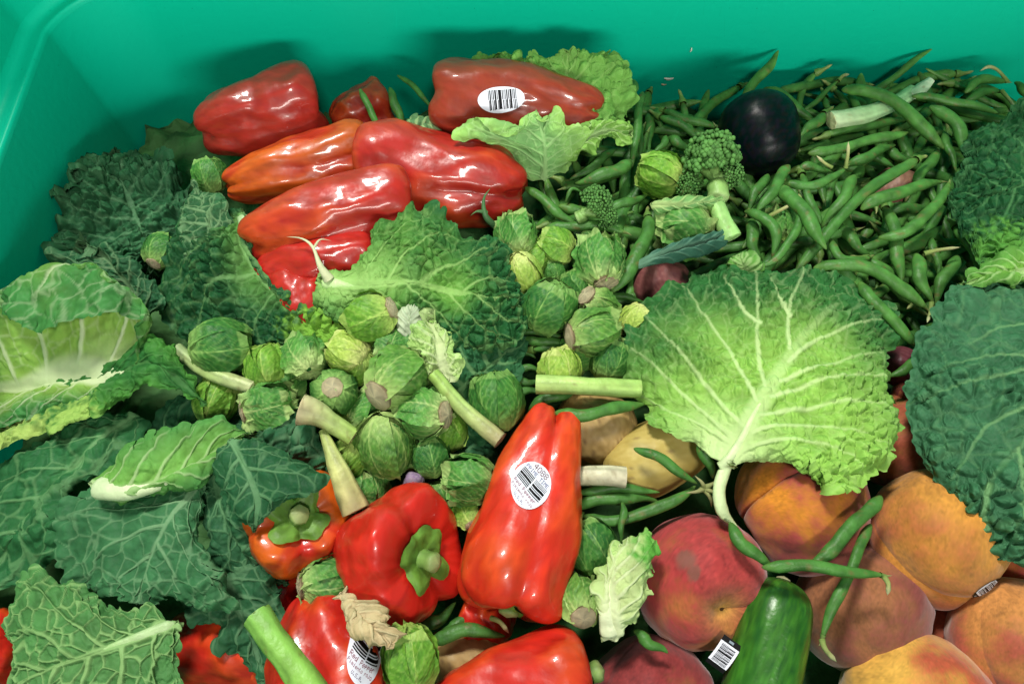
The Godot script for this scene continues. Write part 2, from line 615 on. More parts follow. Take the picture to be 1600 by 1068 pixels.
func bean(label: String, a: Vector3, m: Vector3, b: Vector3, r: float, tone := 0.5, ends := 3, group := "green beans heaped in the bin") -> Node3D:
	bean_n += 1
	var sd := bean_n * 1.37
	r *= 0.97 + 0.16 * sin(bean_n * 2.7)
	var root := thing("green_bean", label, "green bean", a, group)
	var ctrl := m * 2.0 - (a + b) * 0.5
	var n := 40
	var path := PackedVector3Array()
	var swing := (b - a).cross(Vector3.UP).normalized() * r * 0.22
	for i in n:
		var t := i / (n - 1.0)
		t = t - 0.075 * sin(TAU * t)   # denser towards both ends
		path.append(a * (1 - t) * (1 - t) + ctrl * 2 * t * (1 - t) + b * t * t - a + swing * sin(t * 7.0 + sd * 2.0) * sin(PI * t))
	var dark := Color(0.018, 0.080, 0.018)
	var light := Color(0.085, 0.235, 0.042)
	var base := dark.lerp(light, tone)
	var tip := base.lerp(Color(0.15, 0.22, 0.05), 0.4)
	var L := length_of(path)
	var radii := [0.0]
	var run := 0.0
	for i in range(1, n - 1):
		run += path[i].distance_to(path[i - 1])
		var d1 := L - run
		var e := minf(pow(clampf(run / 0.008, 0.0, 1.0), 0.55), pow(clampf(d1 / 0.017, 0.0, 1.0), 0.6))
		radii.append(r * 0.60 * e * (1.0 + 0.022 * sin(run / 0.0062 * 3.1 + sd) * sin(PI * run / L) + 0.06 * sin(run * 50 + sd)))
	radii.append(0.0)
	part("pod", tube(path, radii, [tip, base, base, base, base, tip], 16, 0.84, 1, 0.05, 0.16, sd, 0.2, 0.55), M.bean, root)
	if ends & 1:
		var cap := part("stem_cap", cap_mesh, M.calyx, root)
		cap.transform = Transform3D(basis_along((path[0] - path[2]).normalized(), sd), path[0] - (path[0] - path[2]).normalized() * 0.0015)
	if ends & 2:
		var tp := part("tip", tip_mesh, M.calyx, root)
		tp.transform = Transform3D(basis_along((path[n - 1] - path[n - 3]).normalized(), sd * 2), path[n - 1] - (path[n - 1] - path[n - 3]).normalized() * 0.002)
	return root

func basis_along(y: Vector3, spin: float) -> Basis:
	var x := y.cross(Vector3(0.31, 0.2, 0.93)).normalized()
	return Basis(x, y, x.cross(y)).rotated(y, spin)

# ---------- Brussels sprouts: a few kinds built once, then copied ----------
var sprout_kinds := []

func make_sprout(kind: int, pal: Array, shaggy: float, count: int) -> Node3D:
	# unit radius, stem towards -y
	var root := Node3D.new()
	var nu := 22
	var nv := 29
	var p := PackedVector3Array()
	var c := PackedColorArray()
	for i in nu:
		var t := PI * i / (nu - 1.0)
		for j in nv:
			var f := -TAU * (j % (nv - 1)) / (nv - 1.0)
			p.append(Vector3(sin(t) * cos(f), cos(t) * 1.1, sin(t) * sin(f)) * 0.93)
			c.append(pal[1])
	var heart := MeshInstance3D.new()
	heart.name = "heart"
	heart.mesh = sheet(p, c, nu, nv, true)
	heart.material_override = M.sprout
	root.add_child(heart, true)
	var r2 := RandomNumberGenerator.new()
	r2.seed = 50 + kind
	for k in count:
		var psi := k * 2.4 + r2.randf() * 0.5 + kind
		var outer := k / (count - 1.0)
		var rho := 0.87 + 0.18 * outer + r2.randf() * 0.01
		var theta_end := lerpf(-0.35, 0.75, outer) + r2.randf_range(-0.15, 0.2)
		var alpha := lerpf(1.05, 0.85, outer) + r2.randf_range(-0.1, 0.1)
		var gu := 40
		var gv := 41
		var q := PackedVector3Array()
		var qc := PackedColorArray()
		var tone := r2.randf_range(0.0, 1.0)
		for i in gu:
			var u := i / (gu - 1.0)
			var th := lerpf(PI * 0.965, theta_end, u)
			for j in gv:
				var v := (j - 20) / 20.0
				var w := absf(v)
				var wid := alpha * pow(sin(PI * (0.13 + 0.80 * u)), 0.65)
				var b := v * wid
				var cdir := Vector3(sin(th) * cos(psi), cos(th), sin(th) * sin(psi))
				var side := Vector3(-sin(psi), 0, cos(psi))
				var dirv := cdir * cos(b) + side * sin(b)
				var n1 := form.get_noise_3d(dirv.x * 0.7 + k * 3.1 + kind * 11, dirv.y * 0.7, dirv.z * 0.7)
				var n2 := form.get_noise_3d(dirv.x * 2.4 + k * 3.1 + kind * 11, dirv.y * 2.4, dirv.z * 2.4)
				var rib := 1.0 - smoothstep(0.02, 0.075 * (1.15 - u), w * wid)
				var us := u - 0.36 * pow(w, 0.9)
				var fq := us * 8.0 + (0.5 if v > 0 else 0.0) + 0.8 * n1
				var dv := absf(fq - roundf(fq)) / 8.0
				var sv := (1.0 - smoothstep(0.008, 0.026 - 0.012 * w, dv)) if us > -0.2 else 0.0
				var fq2 := (u + 0.3 * w) * 13.0 + n2
				var sv2 := (1.0 - smoothstep(0.03, 0.10, absf(fq2 - roundf(fq2)))) * 0.35
				var vein := maxf(rib, maxf(sv * (1 - 0.35 * w), sv2 * (1 - w)))
				var lift := 0.075 * pow(w, 4.0) * (1.0 + 1.5 * n2 * shaggy) + 0.03 * pow(u, 8.0) + shaggy * (0.13 * pow(maxf(u - 0.55, 0) / 0.45, 3.0) + 0.10 * pow(w, 5.0)) * (0.5 + outer) * (1 + 2.0 * n1)
				var r := rho + lift + 0.012 * vein + 0.03 * n1 + 0.018 * n2
				var at := dirv * r
				at.y *= 1.10
				q.append(at)
				var cc: Color = pal[1].lerp(pal[2], clampf(0.25 + 0.6 * tone + 0.5 * n1 + 0.25 * n2, 0, 1))
				cc = cc.lerp(pal[3], clampf((1.0 - smoothstep(0.05, 0.45, u)) * 0.75 + rib * 0.5 + maxf(sv * (1 - 0.5 * w), sv2 * (1 - w)) * 0.30, 0, 1))
				var g := 1.0 + 0.3 * n2
				qc.append(Color(cc.r * g, cc.g * g, cc.b * g))
		var mi := MeshInstance3D.new()
		mi.name = "leaf" if k == 0 else "leaf_%03d" % k
		mi.mesh = sheet(q, qc, gu, gv)
		mi.material_override = M.sprout
		root.add_child(mi, true)
	# cut base
	var st := MeshInstance3D.new()
	st.name = "cut_base"
	var rb := 0.47 + 0.03 * kind
	st.mesh = tube(along([Vector3(0, -0.80, 0), Vector3(0, -1.02, 0), Vector3(0, -1.17, 0), Vector3(0, -1.20, 0), Vector3(0, -1.205, 0)], 24), [rb * 1.1, rb * 1.05, rb, rb * 0.98, rb * 0.96, rb * 0.98, rb * 0.97, rb * 0.6, 0.0], [Color(0.30, 0.38, 0.15), Color(0.40, 0.40, 0.19), Color(0.36, 0.28, 0.15), Color(0.62, 0.52, 0.32), Color(0.78, 0.69, 0.45)], 20, 1.0, 7, 0.05, 0.16, kind * 3.0, 0.10)
	st.material_override = M.dry
	root.add_child(st, true)
	return root

func sprout(label: String, at: Vector3, R: float, stem: Vector3, kind: int, spin := 0.0, tall := 1.0, cut := true) -> Node3D:
	var s: Node3D = sprout_kinds[kind].duplicate()
	s.name = numbered("brussels_sprout", self)
	add_child(s, true)
	if not cut:
		var cb := s.get_node("cut_base")
		s.remove_child(cb)
		cb.free()
	s.set_meta("label", label)
	s.set_meta("category", "brussels sprout")
	s.set_meta("group", "brussels sprouts in the bin")
	var b := basis_along(-stem.normalized(), spin)
	s.transform = Transform3D(b * Basis.from_scale(Vector3(R * 0.77, R * 0.77 * tall, R * 0.77)), at)
	return s

# ---------- broccoli ----------
func florets(centre: Vector3, up: Vector3, R: float, count: int, sd: int) -> ArrayMesh:
	var ico := SphereMesh.new()
	ico.radius = 1.0
	ico.height = 2.0
	ico.radial_segments = 7
	ico.rings = 3
	var arr := ico.get_mesh_arrays()
	var vs: PackedVector3Array = arr[Mesh.ARRAY_VERTEX]
	var ns: PackedVector3Array = arr[Mesh.ARRAY_NORMAL]
	var ix: PackedInt32Array = arr[Mesh.ARRAY_INDEX]
	var V := PackedVector3Array()
	var N := PackedVector3Array()
	var C := PackedColorArray()
	var I := PackedInt32Array()
	var r2 := RandomNumberGenerator.new()
	r2.seed = sd
	for k in count:
		var y := 1.0 - 1.25 * (k + 0.5) / count
		var f := k * 2.39996
		var d := Vector3(sqrt(1 - y * y) * cos(f), y, sqrt(1 - y * y) * sin(f))
		d = Basis(Quaternion(Vector3.UP, up.normalized())) * d
		var clump := 1.0 + 0.30 * form.get_noise_3d(d.x * 1.3 + sd, d.y * 1.3, d.z * 1.3)
		var at := centre + d * R * clump * r2.randf_range(0.92, 1.05)
		var r := R * r2.randf_range(0.085, 0.13)
		var tone := r2.randf_range(0.7, 1.3)
		var first := V.size()
		for i in vs.size():
			V.append(at + vs[i] * r)
			N.append(ns[i])
			C.append(Color(0.075 * tone, 0.19 * tone, 0.045 * tone))
		for i in ix:
			I.append(first + i)
	var a := []
	a.resize(Mesh.ARRAY_MAX)
	a[Mesh.ARRAY_VERTEX] = V
	a[Mesh.ARRAY_NORMAL] = N
	a[Mesh.ARRAY_COLOR] = C
	a[Mesh.ARRAY_INDEX] = I
	var m := ArrayMesh.new()
	m.add_surface_from_arrays(Mesh.PRIMITIVE_TRIANGLES, a)
	return m

func broccoli(label: String, foot: Vector3, fork: Vector3, heads: Array, r: float):
	var root := thing("broccoli_floret", label, "broccoli", foot, "broccoli pieces among the beans")
	var green := Color(0.20, 0.36, 0.10)
	part("stalk", tube(along([Vector3.ZERO, (fork - foot) * 0.5 + Vector3(0.001, 0, 0), fork - foot], 12), [0.0, r, r * 0.9, r * 0.95, r * 0.9, r * 0.4], [Color(0.30, 0.42, 0.17), green, green], 12, 0.9, 5, 0.1, 0.15, foot.x * 50), M.stalk, root)
	var k := 0
	for h in heads:
		k += 1
		var to: Vector3 = h[0] - foot
		var from: Vector3 = fork - foot
		part("branch", tube(along([from - (to - from) * 0.2, from.lerp(to, 0.5), to], 8), [r * 0.6, r * 0.5, r * 0.45, r * 0.4], [green, Color(0.15, 0.30, 0.07)], 10, 1.0, 0, 0, 0.1, k), M.stalk, root)
		part("head", florets(to, (to - from).normalized() + Vector3(0, 0.35, 0.15), h[1], h[2], 90 + k + int(foot.x * 1000)), M.bud, root)

# ---------- stalks, scraps ----------
func stalk(called: String, label: String, category: String, pts: Array, radii: Array, tints: Array, o := {}) -> Node3D:
	var root := thing(called, label, category, pts[0], o.get("group", ""))
	var path := moved(along(pts, o.get("n", 26)), pts[0])
	var rad := [0.0, radii[0] * 0.96] + radii + [radii[-1] * 0.96, 0.0]
	# the two flat ends are extra rings at the same place
	var full := PackedVector3Array()
	part("stem", tube(path, radii, tints, 18, o.get("flat", 0.9), o.get("ribs", 9), o.get("depth", 0.06), o.get("wobble", 0.14), path[1].x * 90, o.get("mottle", 0.12), 0.45), o.get("mat", M.stalk), root)
	for e in o.get("cuts", [0, 1]):
		var c := path[0] if e == 0 else path[path.size() - 1]
		var d := (path[0] - path[1]).normalized() if e == 0 else (path[-1] - path[-2]).normalized()
		var rr: float = radii[0] if e == 0 else radii[-1]
		var face: Color = o.get("face", Color(0.50, 0.50, 0.28))
		part("cut_end", tube(along([c - d * 0.0004, c + d * 0.0002, c + d * 0.0006], 9), [rr * 0.985, rr * 0.99, rr * 0.93, rr * 0.6, rr * 0.3, 0.0], [face * 0.85, face, face * 1.1, face * 0.9], 18, o.get("flat", 0.9), o.get("ribs", 9), o.get("depth", 0.06), 0.1, c.x * 70, 0.3), M.dry, root)
	return root

# ---------- print ----------
const FONT := {"4": [2, 6, 10, 18, 31, 2, 2], "0": [14, 17, 17, 17, 17, 17, 14], "8": [14, 17, 17, 14, 17, 17, 14], "R": [30, 17, 17, 30, 20, 18, 17], "P": [30, 17, 17, 30, 16, 16, 16], "M": [17, 27, 21, 21, 17, 17, 17], "I": [14, 4, 4, 4, 4, 4, 14], "E": [31, 16, 16, 30, 16, 16, 31], "T": [31, 4, 4, 4, 4, 4, 4], "U": [17, 17, 17, 17, 17, 17, 14], "S": [15, 16, 16, 14, 1, 1, 30], "A": [14, 17, 17, 31, 17, 17, 17], "e": [0, 0, 14, 17, 31, 16, 14], "d": [1, 1, 13, 19, 17, 19, 13], "p": [0, 0, 30, 17, 30, 16, 16], "r": [0, 0, 22, 25, 16, 16, 16], "i": [4, 0, 12, 4, 4, 4, 14], "m": [0, 0, 26, 21, 21, 21, 21], "n": [0, 0, 22, 25, 17, 17, 17], "t": [8, 8, 28, 8, 8, 9, 6], "o": [0, 0, 14, 17, 17, 17, 14], "j": [2, 0, 6, 2, 2, 18, 12], ".": [0, 0, 0, 0, 0, 12, 12]}

func write(im: Image, words: String, mid: Vector2i, dot: int, ink: Color):
	var x := mid.x - words.length() * 6 * dot / 2
	for ch in words:
		if FONT.has(ch):
			for row in 7:
				for b in 5:
					if FONT[ch][row] & (16 >> b):
						im.fill_rect(Rect2i(x + b * dot, mid.y + row * dot, dot, dot), ink)
		x += 6 * dot

func print_mat(im: Image) -> StandardMaterial3D:
	im.generate_mipmaps()
	var m := StandardMaterial3D.new()
	m.albedo_texture = ImageTexture.create_from_image(im)
	m.roughness = 0.55
	m.metallic_specular = 0.25
	return m

func pepper_label() -> StandardMaterial3D:
	var im := Image.create(320, 320, false, Image.FORMAT_RGB8)
	im.fill(Color(0.84, 0.85, 0.90))
	var ink := Color(0.02, 0.02, 0.03)
	write(im, "4088", Vector2i(160, 20), 6, Color(0.30, 0.03, 0.08))
	write(im, "PRIME TIME", Vector2i(160, 70), 4, Color(0.10, 0.12, 0.36))
	var y := 106
	var k := 0
	for t in [7, 5, 8, 5, 7, 5, 18, 5, 7, 5, 8, 5, 7]:
		if k % 2 == 0:
			im.fill_rect(Rect2i(34, y, 120, t), ink)
		y += t
		k += 1
	y = 106
	k = 0
	for t in [4, 6, 4, 6, 5, 7, 18, 6, 6, 6, 17, 6, 6]:
		if k % 2 == 0:
			im.fill_rect(Rect2i(166, y, 122, t), ink)
		y += t
		k += 1
	write(im, "Red Pepper", Vector2i(156, 206), 4, Color(0.40, 0.05, 0.16))
	write(im, "Pimiento rojo", Vector2i(158, 242), 3, Color(0.42, 0.06, 0.18))
	write(im, "U.S.A.", Vector2i(160, 276), 3, Color(0.25, 0.15, 0.3))
	return print_mat(im)

func bar_label(dark_ends: bool) -> StandardMaterial3D:
	var im := Image.create(200, 120, false, Image.FORMAT_RGB8)
	im.fill(Color(0.86, 0.87, 0.92))
	var ink := Color(0.05, 0.05, 0.07)
	if dark_ends:
		im.fill_rect(Rect2i(0, 0, 34, 120), Color(0.04, 0.04, 0.05))
		im.fill_rect(Rect2i(10, 44, 14, 30), Color(0.5, 0.55, 0.6))
		im.fill_rect(Rect2i(172, 0, 28, 120), Color(0.04, 0.04, 0.05))
	var x := 46
	for t in [4, 6, 4, 5, 8, 4, 14, 5, 3, 4, 6, 5, 9, 4, 5, 4, 6, 5]:
		im.fill_rect(Rect2i(x, 16, t - 1, 88 if t > 5 else 46), ink)
		if t <= 5:
			im.fill_rect(Rect2i(x + 2, 64, t - 1, 42), ink)
		x += t + 2
		if x > 164:
			break
	return print_mat(im)

# ---------- materials ----------
func noise_tex(size: int, freq: float, oct := 4, kind := FastNoiseLite.TYPE_SIMPLEX_SMOOTH, sd := 1) -> NoiseTexture2D:
	var t := NoiseTexture2D.new()
	t.width = size
	t.height = size
	t.seamless = true
	var f := FastNoiseLite.new()
	f.noise_type = kind
	f.frequency = freq
	f.fractal_octaves = oct
	f.seed = sd
	t.noise = f
	return t

func mat(rough: float, spec := 0.5, bump: Texture2D = null, depth := 0.0, tile := 4.0) -> StandardMaterial3D:
	var m := StandardMaterial3D.new()
	m.vertex_color_use_as_albedo = true
	m.roughness = rough
	m.metallic_specular = spec
	m.cull_mode = BaseMaterial3D.CULL_DISABLED
	if bump:
		m.heightmap_enabled = true
		m.heightmap_texture = bump
		m.heightmap_scale = depth
		m.uv1_triplanar = true
		m.uv1_scale = Vector3.ONE * tile
	return m

func make_materials():
	var wrinkle := noise_tex(512, 0.02, 5, FastNoiseLite.TYPE_SIMPLEX_SMOOTH, 3)
	var grain := noise_tex(512, 0.05, 3, FastNoiseLite.TYPE_SIMPLEX_SMOOTH, 5)
	M.leaf = mat(0.52, 0.20, grain, 0.035, 7.0)
	M.leaf.backlight_enabled = true
	M.leaf.backlight = Color(0.30, 0.34, 0.12)
	M.stalk = mat(0.46, 0.38, grain, 0.05, 8.0)
	M.pepper = mat(0.34, 0.40, wrinkle, 0.028, 7.0)
	M.pepper.clearcoat_enabled = true
	M.pepper.clearcoat = 0.35
	M.pepper.clearcoat_roughness = 0.07
	M.calyx = mat(0.5, 0.4, grain, 0.03, 9.0)
	M.dry = mat(0.85, 0.25, grain, 0.06, 8.0)
	M.peach = mat(0.62, 0.3, grain, 0.012, 6.0)
	M.peach.rim_enabled = true
	M.peach.rim = 0.6
	M.peach.rim_tint = 0.6
	M.potato = mat(0.5, 0.4, grain, 0.03, 6.0)
	M.smooth = mat(0.34, 0.26, grain, 0.02, 4.0)
	M.cuke = mat(0.30, 0.42, grain, 0.02, 7.0)
	M.bean = mat(0.46, 0.36, grain, 0.04, 8.0)
	M.sprout = mat(0.46, 0.28, grain, 0.10, 0.12)
	M.sprout.heightmap_scale = 0.02
	M.sprout.uv1_scale = Vector3.ONE * 0.22
	M.bud = mat(0.6, 0.3)
	var scuff := Image.create(1024, 1024, false, Image.FORMAT_RGB8)
	scuff.fill(Color(0.93, 0.93, 0.93))
	var r2 := RandomNumberGenerator.new()
	r2.seed = 77
	for k in 320:   # scratches and small stains in the plastic
		var at := Vector2(r2.randf() * 1024, r2.randf() * 1024)
		var dir := Vector2(r2.randf_range(-0.35, 0.35), 1).normalized() if k % 3 else Vector2(1, r2.randf_range(-0.3, 0.3)).normalized()
		var tone := r2.randf_range(0.86, 1.0)
		var len := r2.randi_range(6, 90)
		for i in len:
			scuff.set_pixel(int(fposmod(at.x, 1024)), int(fposmod(at.y, 1024)), Color(tone, tone, tone))
			at += dir
			dir = dir.rotated(r2.randf_range(-0.02, 0.02))
	for k in 70:
		var tone := r2.randf_range(0.45, 0.85)
		scuff.fill_rect(Rect2i(r2.randi_range(4, 1010), r2.randi_range(4, 1010), r2.randi_range(1, 3), r2.randi_range(1, 4)), Color(tone, tone * 0.96, tone * 0.9))
	scuff.generate_mipmaps()
	M.plastic = mat(0.42, 0.35, grain, 0.012, 5.0)
	M.plastic.albedo_texture = ImageTexture.create_from_image(scuff)
	M.plastic.vertex_color_use_as_albedo = true
	M.filler = mat(0.7, 0.3, grain, 0.08, 6.0)
	soft.noise_type = FastNoiseLite.TYPE_SIMPLEX_SMOOTH
	soft.frequency = 18.0
	soft.fractal_octaves = 2
	form.noise_type = FastNoiseLite.TYPE_SIMPLEX_SMOOTH
	form.frequency = 2.2
	form.fractal_octaves = 2
	cells.noise_type = FastNoiseLite.TYPE_CELLULAR
	cells.cellular_return_type = FastNoiseLite.RETURN_DISTANCE2_SUB
	cells.cellular_distance_function = FastNoiseLite.DISTANCE_EUCLIDEAN
	cells.cellular_jitter = 0.95
	cells.fractal_type = FastNoiseLite.FRACTAL_NONE
	cells.frequency = 1.0
	cells.domain_warp_enabled = true
	cells.domain_warp_amplitude = 0.9
	cells.domain_warp_frequency = 0.45
	cells.domain_warp_fractal_type = FastNoiseLite.DOMAIN_WARP_FRACTAL_NONE

# ---------- the bin ----------
func loop_at(y: float, grow: float) -> PackedVector3Array:   # rounded rectangle, seen from above
	var x0 := -0.325 - grow
	var x1 := 0.62 + grow
	var z0 := -0.225 - grow
	var z1 := 0.52 + grow
	var r := 0.042 + grow
	var o := PackedVector3Array()
	for c in [[x0 + r, z0 + r, PI], [x1 - r, z0 + r, 1.5 * PI], [x1 - r, z1 - r, 0.0], [x0 + r, z1 - r, 0.5 * PI]]:
		for k in 13:
			var a: float = c[2] + PI * 0.5 * k / 12.0
			var v := Vector3(c[0] + r * cos(a), y, c[1] + r * sin(a))
			if v.x < 0:
				v.x += 0.21 * maxf(0.0, -0.10 - v.z)   # the left wall draws in towards the corner
			o.append(v)
	o.append(o[0])
	return o

func loft(rows: Array, tint: Color) -> ArrayMesh:
	var p := PackedVector3Array()
	var c := PackedColorArray()
	var nv := 0
	for r in rows:
		var l := loop_at(r[0], r[1])
		nv = l.size()
		for v in l:
			p.append(v)
			c.append(tint)
	return sheet(p, c, rows.size(), nv, true)

func make_bin():
	var root := thing("produce_bin", "teal green plastic produce bin with a rounded corner and thin rolled rim", "bin", Vector3.ZERO)
	var teal := Color(0.001, 0.42, 0.265)
	var rows := []
	for k in 12:
		var y := lerpf(-0.28, 0.088, k / 11.0)
		rows.append([y, 0.03 * (y - 0.05)])
	part("wall", loft(rows, teal), M.plastic, root)
	part("ledge", loft([[0.088, 0.0012], [0.0905, 0.0015], [0.0918, 0.0023], [0.0922, 0.0034], [0.0920, 0.005], [0.0914, 0.009], [0.0918, 0.012], [0.0935, 0.0145], [0.097, 0.0155]], teal), M.plastic, root)
	part("upper_wall", loft([[0.097, 0.0155], [0.20, 0.024], [0.292, 0.037]], teal), M.plastic, root)
	part("rim", loft([[0.292, 0.037], [0.296, 0.038], [0.299, 0.041], [0.300, 0.046], [0.299, 0.064], [0.295, 0.070], [0.286, 0.072], [0.24, 0.072]], teal), M.plastic, root)
	var f := loop_at(-0.28, -0.011)
	var p := PackedVector3Array()
	var c := PackedColorArray()
	for k in 2:
		for v in f:
			p.append(v if k == 1 else Vector3(0.15, -0.28, 0.15))
			c.append(teal)
	part("floor", sheet(p, c, 2, f.size(), true), M.plastic, root)
	part("outer_wall", loft([[0.24, 0.072], [0.22, 0.060], [-0.30, 0.035]], teal), M.plastic, root)

func make_filler():
	# filler sheet added below the things so the gaps between them stay dark
	var n := 120
	var p := PackedVector3Array()
	var c := PackedColorArray()
	for i in n:
		for j in n:
			var x := lerpf(-0.318, 0.61, j / (n - 1.0))
			var z := lerpf(-0.218, 0.50, i / (n - 1.0))
			if z < -0.10 and x < 0:
				x = maxf(x, -0.318 + 0.21 * (-0.10 - z))
			if x < -0.27 and z < -0.18:   # the rounded corner
				var d := Vector2(x + 0.28, z + 0.18)
				if d.length() > 0.038:
					d = d.normalized() * 0.038
					x = -0.28 + d.x
					z = -0.18 + d.y
			var h := -0.028 + 0.016 * soft.get_noise_2d(x * 1.5, z * 1.5) + 0.008 * soft.get_noise_2d(x * 5, z * 5)
			h += 0.03 * smoothstep(-0.12, -0.30, x) * smoothstep(-0.14, -0.02, z)
			p.append(Vector3(x, h, z))
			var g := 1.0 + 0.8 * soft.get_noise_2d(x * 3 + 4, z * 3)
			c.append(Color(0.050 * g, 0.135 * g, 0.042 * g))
	var o := part("leaf_filler", sheet(p, c, n, n), M.filler, self)
	o.set_meta("label", "added sheet of leaf green litter deep between the vegetables")
	o.set_meta("category", "filler")
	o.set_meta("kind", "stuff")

func make_lamp(label: String, at: Vector3, aim: Vector3, size: Vector2, energy: float, glow_of: float):
	var root := thing("unseen_lamp", label, "lamp", at)
	root.look_at_from_position(at, aim)
	var white := mat(0.5)
	white.vertex_color_use_as_albedo = false
	white.albedo_color = Color(0.8, 0.8, 0.8)
	var box := BoxMesh.new()
	box.size = Vector3(size.x + 0.06, size.y + 0.06, 0.07)
	var h := part("housing", box, white, root)
	h.position.z = 0.05
	var glow := StandardMaterial3D.new()
	glow.albedo_color = Color(0.9, 0.9, 0.88)
	glow.emission_enabled = true
	glow.emission = Color(1.0, 0.98, 0.94)
	glow.emission_energy_multiplier = glow_of
	var q := BoxMesh.new()
	q.size = Vector3(size.x, size.y, 0.006)
	var d := part("diffuser", q, glow, root)
	d.position.z = 0.010
	var l := AreaLight3D.new()
	l.name = "light"
	l.area_size = size
	l.light_energy = energy
	l.light_color = Color(1.0, 0.985, 0.95)
	l.area_range = 8.0
	l.area_attenuation = 2.0
	l.shadow_enabled = true
	root.add_child(l)


func _ready():
	var cam := Camera3D.new()
	cam.name = "camera"
	cam.position = Vector3(0, 0.4600, 0.1981)
	cam.rotation_degrees = Vector3(-66.70, 0, 0)
	cam.fov = 49.6
	cam.near = 0.02
	cam.far = 20.0
	add_child(cam)
	var env := Environment.new()
	env.background_mode = Environment.BG_COLOR
	env.background_color = Color(0.50, 0.51, 0.52)
	env.tonemap_mode = Environment.TONE_MAPPER_LINEAR
	env.tonemap_exposure = 0.9
	env.sdfgi_enabled = true
	env.ssao_enabled = true
	env.ssil_enabled = true
	var we := WorldEnvironment.new()
	we.name = "environment"
	we.environment = env
	add_child(we)
	rng.seed = 11
	make_materials()
	make_lamp("white high bay lamp hanging above the back of the bin", Vector3(-0.60, 2.25, -1.10), Vector3(0.05, 0, 0.0), Vector2(0.5, 0.34), 8.8, 3.0)
	make_lamp("unseen white fill lamp added above the near side of the bin", Vector3(0.35, 2.3, 1.25), Vector3(0.05, 0, 0.0), Vector2(0.4, 0.28), 3.4, 3.0)  # unseen fill, added to brighten faces turned towards the camera
	make_lamp("unseen white fill panel added far in front of the bin", Vector3(1.3, 1.42, 4.1), Vector3(0.05, 0.05, -0.2), Vector2(2.6, 1.3), 42.0, 2.0)  # unseen panel, added for the low front light on the wall top
	make_bin()
	make_filler()
	lay_peppers()
	lay_fruit()
	lay_beans()
	lay_sprouts()
	lay_leaves()
	lay_scraps()

